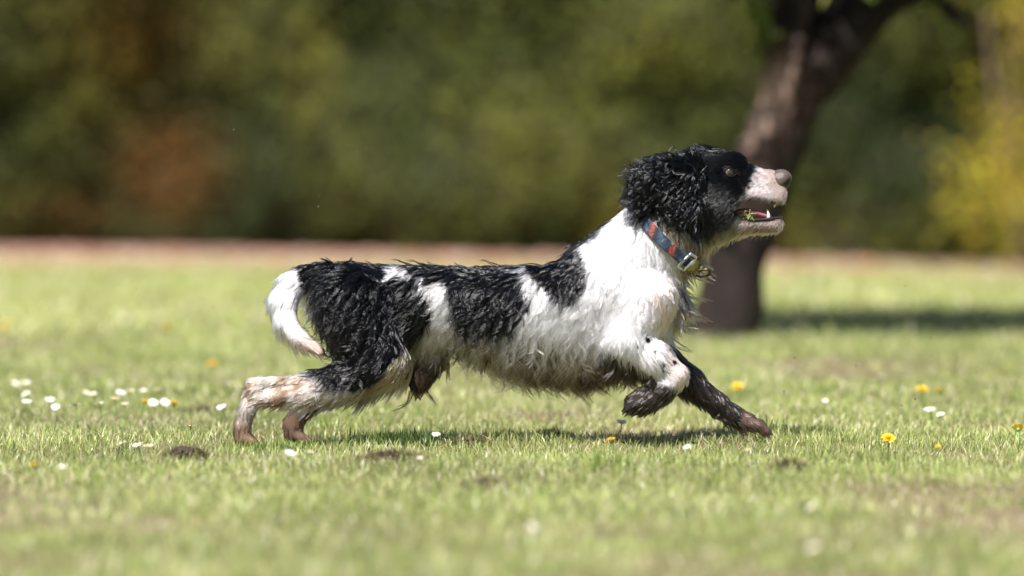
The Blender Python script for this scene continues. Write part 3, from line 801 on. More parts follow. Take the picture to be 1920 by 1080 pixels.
# collar frame (in u, v, w): ring round the neck
CC = np.array([1247, 0, 442.]); CAX = np.array([.70, 0, -.714]); CUP = np.array([-.714, 0, -.70])
def collar_dist(q): return (q - CC) @ CAX
def bald(q, part):
    m = interior(q) & (part == HEAD)
    e = np.hypot((q[:, 0] - EYE[0]) / 13.5, (q[:, 2] - EYE[1]) / 9.5) < 1
    m |= e & (part == HEAD)
    m |= (part == HEAD) & (np.hypot((q[:, 0] - 1466) / 24, (q[:, 2] - 338) / 21) < 1)
    cdist = collar_dist(q)
    m |= (part == TORSO) & (np.abs(cdist) < 9) & (q[:, 2] < 530) & (q[:, 0] > 1150)
    return m
SEGS = 13
sv = np.linspace(0, 1, SEGS)
def grow(q, nrm, part, jitter):
    g = groom(q, part)
    n = len(q)
    f = np.stack([g[:, 0], np.zeros(n), g[:, 1]], -1)
    f += rng.normal(0, jitter, (n, 3)) * (np.array([.06, .2, .3, .1, .15, .15, .12, .12])[part] + .08)[:, None]
    f = f - nrm * (f * nrm).sum(1)[:, None]
    f /= np.linalg.norm(f, axis=1)[:, None] + 1e-6
    L = g[:, 2] * rng.uniform(.7, 1.2, n); curl = g[:, 3]; lift = g[:, 4] * np.where(part == EAR, .8, .34)
    L = np.where(((part == TORSO) | (part == HINDN) | (part == HINDF)) & (L > 20), L * 1.35, L)
    # close-lying hair just under and above the collar, short there
    cdist = np.abs(collar_dist(q)); L = np.where((part == TORSO) & (q[:, 0] > 1150) & (q[:, 2] < 520), L * np.clip((cdist - 6) / 30, .35, 1), L)
    b = np.cross(nrm, f)
    ph = 5.5 * lattice(q, 86, .016) + rng.normal(0, .75, n); om = 2 * math.pi * L / np.where(part == EAR, rng.uniform(30, 48, n), rng.uniform(28, 44, n))
    A = np.minimum(.15 * curl * L * rng.uniform(.6, 1.3, n), 8.5)[:, None]
    under = np.clip(nrm[:, 2], 0, 1)         # facing the ground: the hair hangs
    path = np.zeros((n, SEGS, 3))
    for k, s_ in enumerate(sv):
        env = 1.15 * s_ ** 1.1
        wave = np.sin(om * s_ + ph) - np.sin(ph) * (1 - s_)
        wave2 = np.cos(om * s_ + ph) - np.cos(ph) * (1 - s_)
        outw = lift * s_ * (1 - .55 * s_) + .03 * s_
        p_ = f * (L * s_ * (1 - .25 * np.abs(lift)))[:, None] + nrm * (L * outw)[:, None]
        p_ = p_ + b * (A * env * wave[:, None]) + nrm * np.maximum(A * env * .45 * (wave2[:, None] + .6), 0) * .8
        p_[:, 2] += L * (.10 * s_ * s_ + under * .5 * s_)
        path[:, k] = p_
    return path, L, curl
def hair_object(name, P3, radius, colr, mat, parent):
    n = len(P3); cv = bpy.data.hair_curves.new(name)
    cv.add_curves([SEGS] * n)
    cv.attributes['position'].data.foreach_set('vector', (to_world(P3) - DLOC).astype(np.float32).ravel())
    ra = cv.attributes.get('radius') or cv.attributes.new('radius', 'FLOAT', 'POINT')
    ra.data.foreach_set('value', radius.astype(np.float32).ravel())
    ca = cv.attributes.new('hcol', 'FLOAT_COLOR', 'CURVE')
    c4 = np.ones((n, 4), np.float32); c4[:, :3] = colr
    ca.data.foreach_set('color', c4.ravel())
    cv.materials.append(mat)
    o = bpy.data.objects.new(name, cv); COL.objects.link(o); o.parent = parent
    return o
M_hair = bpy.data.materials.new('coat_hair'); M_hair.use_nodes = True
nt = M_hair.node_tree; nt.nodes.clear()
ho = nt.nodes.new('ShaderNodeOutputMaterial'); hb = nt.nodes.new('ShaderNodeBsdfHairPrincipled'); ha = nt.nodes.new('ShaderNodeAttribute')
ha.attribute_name = 'hcol'; hb.parametrization = 'COLOR'
hb.inputs['IOR'].default_value = 1.43; hb.inputs['Roughness'].default_value = .11; hb.inputs['Radial Roughness'].default_value = .45; hb.inputs['Random Roughness'].default_value = .2
nt.links.new(ha.outputs['Color'], hb.inputs['Color']); nt.links.new(hb.outputs[0], ho.inputs['Surface'])
# locks
NL, NH = 10500, 165000
lq, ln, lp = sample(NL, wt_tri)
lpath, lL, lcurl = grow(lq, ln, lp, 1.0)
kd = KDTree(NL)
for i_, a in enumerate(lq): kd.insert(a, i_)
kd.balance()
hq, hn, hp = sample(NH, wt_tri)
kp = ~bald(hq, hp); hq, hn, hp = hq[kp], hn[kp], hp[kp]
own, oL, ocurl = grow(hq, hn, hp, .6)
li = np.array([kd.find(a)[1] for a in hq])
clump = np.where(hp == HEAD, .0, .88)
clump = np.where((hp == HEAD) & ((hq[:, 2] > 425) | (hq[:, 2] < 285)), .6, clump)
clump = np.where(rng.random(len(hq)) < .10, .25, clump)      # stray hairs
clump = np.where(lp[li] != hp, 0, clump)
lk = lpath[li]
sc_len = rng.uniform(.5, 1.1, len(hq))
w_ = clump[:, None] * (sv[None] ** .5)
lead = np.where(clump[:, None, None] > .1, lk * sc_len[:, None, None], own)
root = hq[:, None, :] * (1 - w_[:, :, None]) + lq[li][:, None, :] * w_[:, :, None]
P3 = root + lead
P3 += rng.normal(0, 1, (len(hq), 1, 3)) * (.9 * sv[None, :, None]) * np.clip(oL / 25, .2, 1)[:, None, None]
P3[:, 0] = hq - hn * 1.2
tip = (1 - .75 * sv[None] ** 1.6)
R = (np.where(hp == HEAD, .00026, .00048) * rng.uniform(.75, 1.25, len(hq)))[:, None] * tip
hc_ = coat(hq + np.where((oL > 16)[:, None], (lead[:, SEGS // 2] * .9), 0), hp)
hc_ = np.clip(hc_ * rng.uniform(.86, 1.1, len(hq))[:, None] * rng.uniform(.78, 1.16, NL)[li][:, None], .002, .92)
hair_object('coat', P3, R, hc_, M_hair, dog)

# wet locks hanging from belly, brisket, chest and throat
m_ = (vpart[tri[:, 0]] == TORSO) & (BN[tri[:, 0], 2] > .55) & (BP[tri[:, 0], 2] > 640)
wf = area * m_ * np.where((BP[tri[:, 0], 0] > 830) & (BP[tri[:, 0], 0] < 1240), 1, .25)
m2 = (vpart[tri[:, 0]] == TORSO) & (BP[tri[:, 0], 0] > 1235) & (BN[tri[:, 0], 0] > .45) & (BP[tri[:, 0], 2] > 480)
wf = wf + area * m2 * .8
m3 = ((vpart[tri[:, 0]] == FOREF) & (BN[tri[:, 0], 2] > .3) & (BP[tri[:, 0], 0] < 1390)) | ((vpart[tri[:, 0]] == FOREN) & (BN[tri[:, 0], 2] > .5) & (BP[tri[:, 0], 2] < 730) & (BP[tri[:, 0], 0] < 1225))
wf = wf + area * m3 * .8
NF, KF = 640, 12
fq_, fn_, fp_ = sample(NF, wf)
L = rng.uniform(24, 58, NF) * np.where(fq_[:, 0] > 1245, np.where(fp_ == FOREF, .42, .8), np.where(fp_ == FOREF, .5, 1))
ph = rng.uniform(0, 6.28, NF); hook = rng.normal(.15, .5, NF)
bel = fq_[:, 0] < 1245
P3 = np.zeros((NF, KF, SEGS, 3))
offs = rng.normal(0, 3.2, (NF, KF, 3)) * [1.2, 1, .3]; lenk = rng.uniform(.7, 1.0, (NF, KF))
for k, s_ in enumerate(sv):
    base = fq_ + np.stack([L * (.28 * hook * s_ + .55 * hook * s_ ** 3 + np.where(bel, 0, .3 * s_)) + .07 * L * np.sin(7 * s_ + ph) * s_, .1 * L * np.cos(6 * s_ + ph) * s_, L * (s_ * .95 - .22 * np.abs(hook) * s_ ** 3)], -1) - fn_ * 2 * (1 - s_)
    P3[:, :, k] = fq_[:, None] + (base - fq_)[:, None] * lenk[:, :, None] + offs * (1 - .93 * s_ ** .7)
P3 = P3.reshape(-1, SEGS, 3)
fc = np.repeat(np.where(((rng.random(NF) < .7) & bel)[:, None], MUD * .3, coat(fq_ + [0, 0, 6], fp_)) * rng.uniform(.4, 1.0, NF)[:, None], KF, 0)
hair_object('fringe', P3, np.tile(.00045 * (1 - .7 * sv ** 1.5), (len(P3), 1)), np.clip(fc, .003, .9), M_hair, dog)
# loose curls breaking the outline of head, ears, back and haunch
m_ = np.where(vpart == EAR, 2.5, np.where((vpart == HEAD) & (BP[:, 2] < 285) & (BP[:, 0] < 1400), 3, np.where((vpart == TORSO) & (BN[:, 2] < -.5), .25, np.where((vpart == HINDN) & (BP[:, 2] < 715) & (BP[:, 0] < 700), .6, np.where((vpart == TORSO), .08, 0)))))
NF, KF = 480, 9
fq_, fn_, fp_ = sample(NF, area * m_[tri[:, 0]])
kp = ~bald(fq_, fp_); fq_, fn_, fp_ = fq_[kp], fn_[kp], fp_[kp]; NF = len(fq_)
pth, _, _ = grow(fq_, fn_, fp_, 2.5)
pth = pth * rng.uniform(.8, 1.25, NF)[:, None, None]
pth += fn_[:, None, :] * (np.linalg.norm(pth[:, -1], axis=1) * rng.uniform(.15, .5, NF))[:, None, None] * (sv * (1 - .35 * sv))[None, :, None]
offs = rng.normal(0, 2.0, (NF, KF, 1, 3)) * (1 - .92 * sv ** .6)[None, None, :, None]
P3 = (fq_[:, None, None] + pth[:, None] * rng.uniform(.8, 1, (NF, KF))[:, :, None, None] + offs).reshape(-1, SEGS, 3)
fc = np.repeat(coat(fq_, fp_), KF, 0)
hair_object('loose_curls', P3, np.tile(.00042 * (1 - .7 * sv ** 1.5), (len(P3), 1)), np.clip(fc, .002, .9), M_hair, dog)

# whiskers
wq = []
for k in range(34):
    if k < 22: a = np.array([rng.uniform(1425, 1470), rng.choice([-1, 1]) * rng.uniform(14, 22), rng.uniform(352, 376)]); dirn = np.array([rng.uniform(-.3, .6), np.sign(a[1]) * rng.uniform(.4, 1), rng.uniform(-.1, .6)]); L = rng.uniform(20, 40)
    else: a = np.array([rng.uniform(1400, 1458), rng.uniform(-12, 12), 430]); dirn = np.array([rng.uniform(-.2, .3), rng.uniform(-.4, .4), 1]); L = rng.uniform(8, 22)
    dirn /= np.linalg.norm(dirn)
    wq.append([a + dirn * L * t + np.array([0, 0, 3.]) * t * t for t in sv])
wq = np.array(wq)
hair_object('whiskers', wq, np.tile(.00016 * (1 - .7 * sv), (len(wq), 1)), np.full((len(wq), 3), .30), M_hair, dog)

# ---- eyes
M_eye = attr_mat('eye', 0.04, 0.8); M_eye.node_tree.nodes['Principled BSDF'].inputs['Coat Weight'].default_value = .8
iv, if_ = ico(4)
for sg in (-1, 1):
    g = np.array([.62, sg * .76, -.16]); g /= np.linalg.norm(g)
    ca_ = iv @ g
    c = np.where((ca_ > .80)[:, None], [.004, .004, .005], np.where((ca_ > .46)[:, None], np.array([.05, .015, .005]) * (1.2 - .6 * np.abs(ca_ - .75) / .17)[:, None], np.where((ca_ > .40)[:, None], [.03, .015, .01], [.14, .115, .11])))
    V = np.array([EYE[0], sg * (abs(eye_v) - 5.6), EYE[1]]) + iv * [12, 10.5, 11.5] * .78
    build_mesh('eye', to_world(V) - DLOC, if_[:, ::-1], M_eye, dog, col=c, smooth=True)
    # eyelids: a dark almond rim
    th = np.linspace(0, 2 * math.pi, 40, endpoint=False)
    rim = []
    for t in th:
        uu_ = EYE[0] + 11.5 * math.cos(t) + 1.0; ww_ = EYE[1] + 1 + 7.6 * math.sin(t) * (1 - .25 * abs(math.cos(t))) + 1.2 * math.cos(t)
        vv_ = surf_v(uu_ + 2.5 * math.cos(t), ww_ + 2.5 * math.sin(t), sg)
        rim.append((uu_, sg * (max(abs(vv_), abs(eye_v) - 4) + .3), ww_))
    rim = np.array(rim + rim[:2])
    V, F = tube(rim, np.full(len(rim), 3.0), 8, caps=False)
    build_mesh('eyelid', to_world(V) - DLOC, F, plain('eyelid_skin', (.006, .005, .006), .8, spec=.1), dog, smooth=True)
# ---- nose leather
M_nose = attr_mat('nose_leather', .30, .5, 0, .3, 900)
nv, nf = ico(4)
N_ = nv.copy()
x_, y_, z_ = N_[:, 0], N_[:, 1], N_[:, 2]         # u, v, w directions
rad = np.ones(len(N_))
for sg in (-1, 1):                               # nostrils and side slits
    dd = np.hypot(np.hypot((x_ - .72), (y_ - sg * .52)), (z_ - .22)); rad -= .45 * np.exp(-(dd / .30) ** 2)
    dd = np.hypot((x_ - .45) / 1.3, (z_ - .50)); rad -= .22 * np.exp(-(dd / .2) ** 2) * (sg * y_ > .45)
rad -= .10 * np.exp(-(y_ / .10) ** 2) * (z_ > -.1) * (x_ > .3)
V = np.array([1463, 0, 338.]) + N_ * rad[:, None] * [22, 22, 19] * (1 + .10 * np.clip(-z_, 0, 1)[:, None])
V[:, 2] -= (V[:, 0] - 1462) * .06
ncol = np.tile([.085, .062, .055], (len(V), 1)) * (1 + .3 * lattice(V, 92, .25))[:, None]
hole = np.clip((1 - rad) / .26, 0, 1)[:, None]
ncol = ncol * (1 - hole) + np.array([.006, .005, .005]) * hole
build_mesh('nose', to_world(V) - DLOC, nf[:, ::-1], M_nose, dog, smooth=True, col=ncol)
# ---- tongue and teeth
M_tongue = plain('tongue', (.30, .10, .11), .3, noise=.2, nscale=120, coat=.4)
path = smooth_path([(1368, 0, 402), (1392, 0, 396), (1412, 0, 397), (1434, 0, 404), (1446, 0, 408)], 14)
V, F = tube(path, [10, 13, 15, 16, 17, 17, 17, 16, 16, 15, 14, 12, 9, 4], 14)
V[:, 2] = np.interp(np.arange(len(V)), np.arange(len(V)), V[:, 2]); cz = np.repeat(path[:, 2], 14); V[:len(cz), 2] = cz + (V[:len(cz), 2] - cz) * .32
build_mesh('tongue', to_world(V) - DLOC, F, M_tongue, dog, smooth=True)
M_tooth = plain('tooth', (.70, .62, .45), .3, noise=.1)
def tooth(a, b, r):
    V, F = tube(smooth_path([a, (np.array(a) + b) / 2 + [1.2, 0, 0], b], 6), np.array([1, .95, .85, .65, .4, .12]) * r, 8)
    build_mesh('tooth', to_world(V) - DLOC, F, M_tooth, dog, smooth=True)
for sg in (-1, 1):
    tooth((1440, sg * 13, 411), (1438, sg * 14, 392), 3.6)
    tooth((1452, sg * 13, 380), (1451, sg * 14, 389), 2.4)
# lower lip: dark wavy rim
for sg in (-1, 1):
    path = smooth_path([(1376, sg * 25, 399), (1392, sg * 24, 408), (1414, sg * 21, 412), (1440, sg * 17, 410), (1458, sg * 11, 408), (1466, 0, 407)], 22)
    V, F = tube(path, np.full(22, 2.5), 8, noise=.5, nscale=.25)
    build_mesh('lip', to_world(V) - DLOC, F, plain('lip_skin', (.022, .017, .02), .3, noise=.5, nscale=150), dog, smooth=True)
# bits of grass caught in the mouth
q = []
for k in range(26):
    a = np.array([rng.uniform(1374, 1412), rng.uniform(-30, -22), rng.uniform(396, 410)]); dirn = rng.normal(size=3) * [1, .3, .7]; dirn /= np.linalg.norm(dirn)
    q.append([a + dirn * rng.uniform(6, 14) * (t - .5) + [0, 0, 2.5 * t * t] for t in sv])
q = np.array(q)
M_bit = plain('chewed_grass', (.22, .26, .09), .6, noise=.4)
gb = [tube(a, np.full(SEGS, .9), 5) for a in q]
V, F = join(gb)
o = build_mesh('grass_scraps', to_world(V) - DLOC, F, M_bit, dog); o['kind'] = 'stuff'

# claws
M_claw = plain('claw', (.03, .024, .02), .35)
for bu, bv, bw, du_, dw_, sgn_ in ((1447, 72, 817, 9, 7, 1), (485, -62, 831, 8, 4, 1), (575, 58, 831, 8, 4, 1), (1172, -80, 766, -6, 8, 1)):
    for dv in (-19, -6.5, 6.5, 19):
        pth = smooth_path([(bu - du_ * .6, bv + dv, bw - dw_ * .4), (bu + du_ * .4, bv + dv, bw + dw_ * .1), (bu + du_, bv + dv, bw + dw_)], 6)
        V, F = tube(pth, np.array([3.0, 2.8, 2.4, 1.8, 1.1, .3]), 7)
        build_mesh('claw', to_world(V) - DLOC, F, M_claw, dog, smooth=True)

# ---- collar
M_web = bpy.data.materials.new('collar_webbing'); M_web.use_nodes = True
nt = M_web.node_tree; b_ = nt.nodes['Principled BSDF']; at_ = nt.nodes.new('ShaderNodeAttribute'); at_.attribute_name = 'col'
nt.links.new(at_.outputs['Color'], b_.inputs['Base Color']); b_.inputs['Roughness'].default_value = .8
collar = empty('collar'); collar.parent = dog
na, nb = 220, 12
th = np.linspace(0, 2 * math.pi, na, endpoint=False)
def ring_pt(t, off, r_add):
    """t: 0 = top of neck, pi/2 = near side, pi = throat"""
    ra_, rb_ = 93 + r_add, 86 + r_add
    base = CC + CUP * (math.cos(t) * ra_) + np.array([0, -1., 0]) * (math.sin(t) * rb_)
    sag = 10 * math.sin(t) ** 2
    return base + CAX * (off - sag)
V = []; C = []
prof = [(-10.5, 0), (-10.5, 2.5)] + [(o_, 3.1) for o_ in np.linspace(-9, 9, nb - 4)] + [(10.5, 2.5), (10.5, 0)]
pal = np.array([[.33, .065, .04], [.030, .045, .085], [.035, .075, .125], [.016, .018, .035], [.24, .26, .30], [.03, .045, .085]])
for i_, t in enumerate(th):
    for o_, r_ in prof:
        V.append(ring_pt(t, o_, r_))
        m = t * 9 + o_ * .05
        cell = int(math.floor(m)); fr_ = m - cell
        base = pal[[1, 0, 3, 2, 1, 3, 0, 3, 5, 2][cell % 10]]
        nq = float(lattice(np.array([[t * 14, o_ * .09, 0.]]), 91, 1.6)[0])
        if nq > .45: base = pal[2] if cell % 2 else pal[4] * .7
        elif nq < -.5: base = pal[3]
        C.append(base * rng.uniform(.45, .95))
npf = len(prof); F = []
for i_ in range(na):
    for k in range(npf):
        a, b2 = i_ * npf + k, i_ * npf + (k + 1) % npf; c2, d2 = ((i_ + 1) % na) * npf + (k + 1) % npf, ((i_ + 1) % na) * npf + k
        F.append((a, b2, c2, d2))
build_mesh('strap', to_world(np.array(V)) - DLOC, None, M_web, collar, col=np.array(C), quads=np.array(F))
M_steel = plain('buckle_steel', (.62, .64, .68), .28, 1.0, noise=.08)
M_brass = plain('clasp_brass', (.30, .29, .13), .38, 1.0, noise=.3, nscale=150)
M_bronze = plain('ring_bronze', (.10, .085, .05), .4, 1.0, noise=.3)
tb = 2.22                        # near the throat, on the near side
c0 = ring_pt(tb, 0, 6); tx = ring_pt(tb + .05, 0, 6) - ring_pt(tb - .05, 0, 6); tx /= np.linalg.norm(tx)
nzv = c0 - CC; nzv -= CAX * (nzv @ CAX); nzv -= tx * (nzv @ tx); nzv /= np.linalg.norm(nzv)
def bfr(a, b2, c2): return c0 + tx * a + CAX * b2 + nzv * c2
frame = [bfr(a, b2, 2) for a, b2 in ((-8, -17), (-8, 17), (8, 17), (8, -17), (-8, -17), (-8, 17))]
fp = []
for a, b2 in zip(frame[:-1], frame[1:]): fp += [a + (b2 - a) * t for t in (.06, .5, .94)]
V, F = tube(np.array(fp), np.full(len(fp), 3.2), 8)
build_mesh('buckle', to_world(V) - DLOC, F, M_steel, collar, smooth=True)
def slab(corners, thick):
    q = np.array([bfr(a, b2, 5) for a, b2 in corners]); q2 = q - nzv * thick
    n = len(q); V = np.vstack([q, q2]); F = []
    for i_ in range(1, n - 1): F += [(0, i_, i_ + 1), (n, n + i_ + 1, n + i_)]
    for i_ in range(n): j = (i_ + 1) % n; F += [(i_, i_ + n, j + n), (i_, j + n, j)]
    return V, np.array(F)
V, F = join([slab([(9, -15), (9, 15), (19, 14), (22, 8), (31, 8), (31, -8), (22, -8), (19, -14)], 5), slab([(31, -12), (31, 12), (35, 12), (35, -12)], 6)])
build_mesh('clasp', to_world(V) - DLOC, F, M_brass, collar)
rc = bfr(40, 2, 6); th = np.linspace(0, 2 * math.pi, 40)
rp = np.array([rc + tx * (13 * math.cos(t)) * (1 if math.cos(t) > 0 else .55) + (CAX * .8 + nzv * .6) * 15 * math.sin(t) for t in th])
V, F = tube(rp, np.full(len(rp), 2.3), 8, caps=False)
build_mesh('ring', to_world(V) - DLOC, F, M_bronze, collar, smooth=True)

# ================================================================== flowers
def daisy_proto():
    V = []; F = []
    n = 17
    for k in range(n):
        a = 2 * math.pi * k / n + rng.normal(0, .05); L = rng.uniform(.0095, .0115); up = rng.uniform(.0002, .0035)
        r = np.array([math.cos(a), math.sin(a), 0]); s_ = np.array([-math.sin(a), math.cos(a), 0]); zz_ = np.array([0, 0, 1.])
        o = len(V)
        for t, wd in ((.25, .0009), (.7, .0019), (.93, .0014), (1.0, .0004)):
            c = r * L * t + zz_ * (up * t * t + .0006)
            V += [c - s_ * wd, c + zz_ * .0004, c + s_ * wd]
        for j in range(3):
            a0 = o + 3 * j
            F += [(a0, a0 + 1, a0 + 4), (a0, a0 + 4, a0 + 3), (a0 + 1, a0 + 2, a0 + 5), (a0 + 1, a0 + 5, a0 + 4)]
    return np.array(V), np.array(F)
def dandelion_proto():
    V = []; F = []
    for k in range(110):
        a = rng.uniform(0, 2 * math.pi); e = rng.uniform(.1, 1.45); L = .017 * (1 - .35 * e / 1.5) * rng.uniform(.85, 1.1)
        r = np.array([math.cos(a) * math.cos(e), math.sin(a) * math.cos(e), math.sin(e) * .75]); s_ = np.array([-math.sin(a), math.cos(a), 0]); o = len(V)
        V += [r * L * .1 - s_ * .0005, r * L * .1 + s_ * .0005, r * L - s_ * .0013, r * L + s_ * .0013]
        F += [(o, o + 1, o + 3), (o, o + 3, o + 2)]
    return np.array(V), np.array(F)
def dome(r, h):
    v, f = ico(2); return v * [r, r, h], f
PROTO = {}
def flower(kind, px, py, label, group, size=1.0, hgt=.045, tilt=None, small=False):
    q = on_ground(px, py, hgt)
    gz_ = float(ground_z(np.array([q.x]), np.array([q.y]))[0])
    root = empty(kind, (q.x, q.y, gz_)); root.scale = (size,) * 3
    root.rotation_euler = (rng.normal(0, .22) + .22, rng.normal(0, .25), 0)
    tag(root, label, kind, group)
    hz = (hgt - gz_) / size
    if kind not in PROTO:
        if kind == 'daisy':
            v, f = daisy_proto(); a = build_mesh('petals', v, f, M_petal, root)
            v, f = dome(.0038, .0024); b2 = build_mesh('flower_centre', v + [0, 0, .001], f, M_disc, root, smooth=True)
        else:
            v, f = dandelion_proto(); a = build_mesh('petals', v, f, M_dandelion, root)
            v, f = dome(.006, .006); b2 = build_mesh('flower_base', v - [0, 0, .003], f, M_stem, root, smooth=True)
        st_ = smooth_path([(.0, 0, -1.0), (.0025, .001, -.55), (0, 0, 0)], 6)
        v, f = tube(st_, np.full(6, .0010 if kind == 'daisy' else .0019), 6); c2 = build_mesh('stem', v, f, M_stem, root, smooth=True)
        PROTO[kind] = (a, b2, c2); parts = PROTO[kind]
    else:
        parts = []
        for a in PROTO[kind]:
            c2 = a.copy(); COL.objects.link(c2); c2.parent = root; parts.append(c2)
    for a in parts[:2]: a.location = (0, 0, hz); a.rotation_euler = (0, 0, rng.uniform(0, 6.28))
    parts[2].location = (0, 0, hz); parts[2].scale = (1, 1, hz + .004)
ORD = ['first', 'second', 'third', 'fourth', 'fifth', 'sixth', 'seventh', 'eighth', 'ninth', 'tenth', 'eleventh', 'twelfth', 'thirteenth', 'fourteenth', 'fifteenth', 'sixteenth', 'seventeenth', 'eighteenth', 'nineteenth', 'twentieth']
patch = [(18, 712), (48, 718), (62, 735), (50, 752), (88, 748), (107, 756), (145, 760), (150, 734), (178, 737), (190, 757), (214, 748), (222, 733), (234, 757), (246, 733), (270, 731), (290, 746), (303, 744), (307, 730), (425, 760)]
for k, (a, b2) in enumerate(sorted(patch)):
    flower('daisy', a, b2, f'white daisy in the blurred patch behind the hind paws, {ORD[k]} from the left', 'daisies in the patch left of the dog', rng.uniform(.85, 1.2), .045)
single = [(355, 800, 'white daisy standing alone just left of the rear hind paw', 1.0), (242, 830, 'first of three white daisies in a row left of the hind paws', 1.0), (265, 833, 'middle one of three white daisies in a row left of the hind paws', .95),
          (281, 836, 'last of three white daisies in a row left of the hind paws', 1.0), (535, 846, 'crisp white daisy with yellow centre in front of the hind paws, larger of a pair', 1.1), (577, 848, 'smaller white daisy of the pair in front of the hind paws', .85),
          (782, 857, 'tiny white daisy beside the brown thatch clod under the belly', .6), (820, 811, 'white daisy at the end of the dark grass tuft under the dog', .85), (1160, 789, 'white daisy on the ground below the folded front paw', 1.05),
          (1300, 835, 'small white daisy left of the outstretched front paw', .8), (1412, 843, 'small white daisy under the outstretched front paw', .8), (1747, 767, 'large blurred white daisy above the yellow dandelions', 1.3), (1776, 773, 'small blurred white daisy next to the large blurred one', .9),
          (115, 871, 'tiny white daisy near the lower left dandelion', .6)]
for a, b2, lb, sz in single: flower('daisy', a, b2, lb, 'daisies around the running dog', sz * 1.0, .04)
fg = [(220, 1055), (985, 978), (1345, 1033), (1441, 993), (1535, 972), (1540, 1024), (1546, 944)]
for k, (a, b2) in enumerate(fg): flower('daisy', a, b2, f'out of focus white daisy low in the foreground, {ORD[k]} from the left', 'blurred foreground daisies', rng.uniform(.75, 1.05), .036)
fb = [(415, 715), (395, 700), (430, 690), (270, 625), (1480, 690), (1545, 750), (1500, 545), (1520, 535), (1485, 530), (1540, 550), (1840, 515), (1850, 505), (1830, 520)]
for k, (a, b2) in enumerate(sorted(fb)): flower('daisy', a, b2, f'faint white daisy melted into the blurred lawn behind the dog, {ORD[k]} from the left', 'daisies far behind in the lawn', rng.uniform(.6, .9), .04)
dn = [(76, 870, 'small yellow dandelion low at the left near a tiny daisy', .6), (258, 750, 'small yellow dandelion among the patch of daisies', .7), (326, 757, 'yellow dandelion at the right end of the daisy patch', .9), (305, 615, 'large faint yellow dandelion blurred far behind the daisy patch', 1.4), (14, 612, 'faint yellow dandelion blurred at the left frame edge', 1.4),
      (1160, 823, 'yellow dandelion in the grass below the folded front paw', .75), (1388, 720, 'blurred yellow dandelion just above the outstretched foreleg', 1.0), (1662, 814, 'bright sharp yellow dandelion in the grass ahead of the dog', 1.0), (1720, 728, 'blurred yellow dandelion behind the bright one, larger of two', 1.1),
      (1766, 733, 'blurred yellow dandelion behind the bright one, smaller of two', .85), (1908, 799, 'yellow dandelion at the right frame edge', .95), (1760, 833, 'small orange yellow dandelion bud between the two bright dandelions', .45), (395, 683, 'pale blurred yellow dandelion above the hock', 1.0)]
for a, b2, lb, sz in dn: flower('dandelion', a, b2, lb, 'dandelions in the lawn', sz * .9, .045)

# ================================================================== clods, tufts, crumbs
def clod(px, py, rx, ry, rz, label, seed, dry=60):
    q = on_ground(px, py); root = empty('turf_clod', (q.x, q.y, float(ground_z(np.array([q.x]), np.array([q.y]))[0])))
    rx, ry, rz = rx * 1.05, ry * 1.05, rz * 1.05
    tag(root, label, 'clod', 'kicked-up clods lying on the grass')
    v, f = ico(4)
    v = v * (1 + .45 * lattice(v, seed, 2.2) + .30 * lattice(v, seed + 1, 5) + .16 * lattice(v, seed + 2, 11))[:, None] * [rx * .85, ry * .8, rz * .9]
    v[:, 2] = np.maximum(v[:, 2] + rz * .45, -.004)
    build_mesh('soil', v, f, M_mud, root)
    dry = int(dry * 5)
    x = rng.normal(0, rx * .62, dry); y = rng.normal(0, ry * .6, dry)
    pal = np.array([[.34, .27, .16], [.22, .16, .09], [.16, .12, .07], [.2, .22, .08]])
    V, F, C = make_blades(x, y, rng.uniform(.01, .026, dry), np.full(dry, .0020), rng.uniform(.3, 2.2, dry), pal[rng.integers(0, 4, dry)] * rng.uniform(.7, 1.2, dry)[:, None], 3,
                          z0=rz * 1.1 * np.exp(-(x / rx) ** 2 - (y / ry) ** 2) + .004)
    o = build_mesh('dry_grass', V, F, M_blade, root, col=C); o['kind'] = 'stuff'
clod(348, 866, .048, .04, .021, 'dark earth clod with grass on it, left in front of the hind paws', 101, 90)
clod(735, 872, .055, .04, .014, 'flat brown clod of dry thatch lying below the belly', 104, 170)
clod(914, 912, .034, .03, .011, 'small flat dark clod in the grass in front of the dog', 107, 50)
clod(880, 836, .04, .025, .009, 'thin strip of torn brown turf beside the dark grass tuft', 110, 90)
clod(1040, 818, .018, .02, .010, 'small dark clod of soil under the chest', 113, 24)
clod(1480, 890, .026, .03, .012, 'brown thatchy clod right of the outstretched front paw', 116, 90)
clod(395, 775, .07, .05, .012, 'dull green brown turf clod left behind the hind paws', 119, 160)
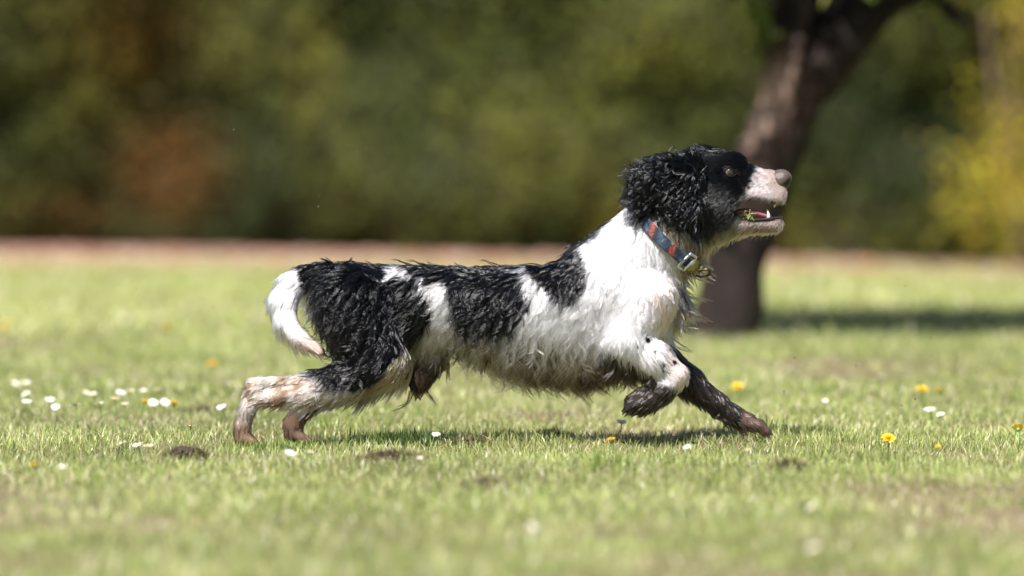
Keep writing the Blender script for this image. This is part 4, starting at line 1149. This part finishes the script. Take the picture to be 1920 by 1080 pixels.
def tuft(px, py, n, rx, ry, h0, h1, label, dark):
    q = on_ground(px, py); z = float(ground_z(np.array([q.x]), np.array([q.y]))[0])
    x = rng.normal(0, rx, n); y = rng.normal(0, ry, n)
    pal = np.array([[.07, .12, .03], [.10, .16, .035], [.05, .09, .025]]) if dark else np.array([[.18, .27, .05], [.26, .34, .08], [.14, .22, .04]])
    V, F, C = make_blades(x, y, rng.uniform(h0, h1, n), rng.uniform(.002, .0036, n), np.abs(rng.normal(.3, .3, n)), pal[rng.integers(0, 3, n)] * rng.uniform(.8, 1.2, n)[:, None], 4, z0=np.zeros(n))
    o = build_mesh('grass_tuft', V, F, M_blade, col=C); o.location = (q.x, q.y, z)
    tag(o, label, 'grass tuft', kind='stuff')
tuft(748, 838, 420, .055, .03, .025, .055, 'dark green tuft of longer grass in the dog\'s shadow', True)  # cast shadow under the dog painted into the blade colours
tuft(1425, 822, 60, .03, .03, .03, .06, 'green tuft of upright blades just ahead of the outstretched paw', False)
tuft(1130, 885, 60, .03, .03, .03, .06, 'light tuft of long blades in front of the chest', False)
tuft(462, 845, 170, .035, .02, .018, .04, 'pale green blades standing in front of the rearmost hind paw', False)
tuft(556, 845, 150, .03, .02, .018, .04, 'pale green blades standing in front of the second hind paw', False)
tuft(600, 808, 40, .03, .03, .03, .05, 'sparse green tuft right beside the rear hind paws', False)
cr = [(840, 341), (780, 307), (668, 285), (598, 367), (597, 388), (867, 343), (1470, 735), (1605, 686), (1490, 671), (1512, 684), (1618, 687), (1659, 707), (1716, 748), (1636, 717), (1690, 760), (1421, 743), (1895, 718), (1165, 77), (1698, 536), (1812, 512), (1745, 633), (210, 465), (256, 541), (400, 576), (1515, 475), (1885, 437), (1892, 449), (1632, 775), (1713, 765), (300, 650), (438, 243), (1080, 12)]
v, f = ico(2); v = v * (1 + .35 * lattice(v, 131, 1.7))[:, None]; crumb_me = None
for k, (a, b2) in enumerate(cr):
    q = at_depth(a, b2, rng.uniform(-.25, .35))
    if crumb_me is None:
        o = build_mesh('mud_crumb', v * [.0019, .0012, .0012], f, M_crumb); crumb_me = o.data
    else:
        o = bpy.data.objects.new('mud_crumb', crumb_me); COL.objects.link(o)
    o.location = q; o.rotation_euler = rng.uniform(0, 6, 3); o.scale = (rng.uniform(.6, 1.5),) * 3
    tag(o, 'tiny crumb of mud flung through the air around the dog', 'mud crumb', 'mud crumbs in the air')
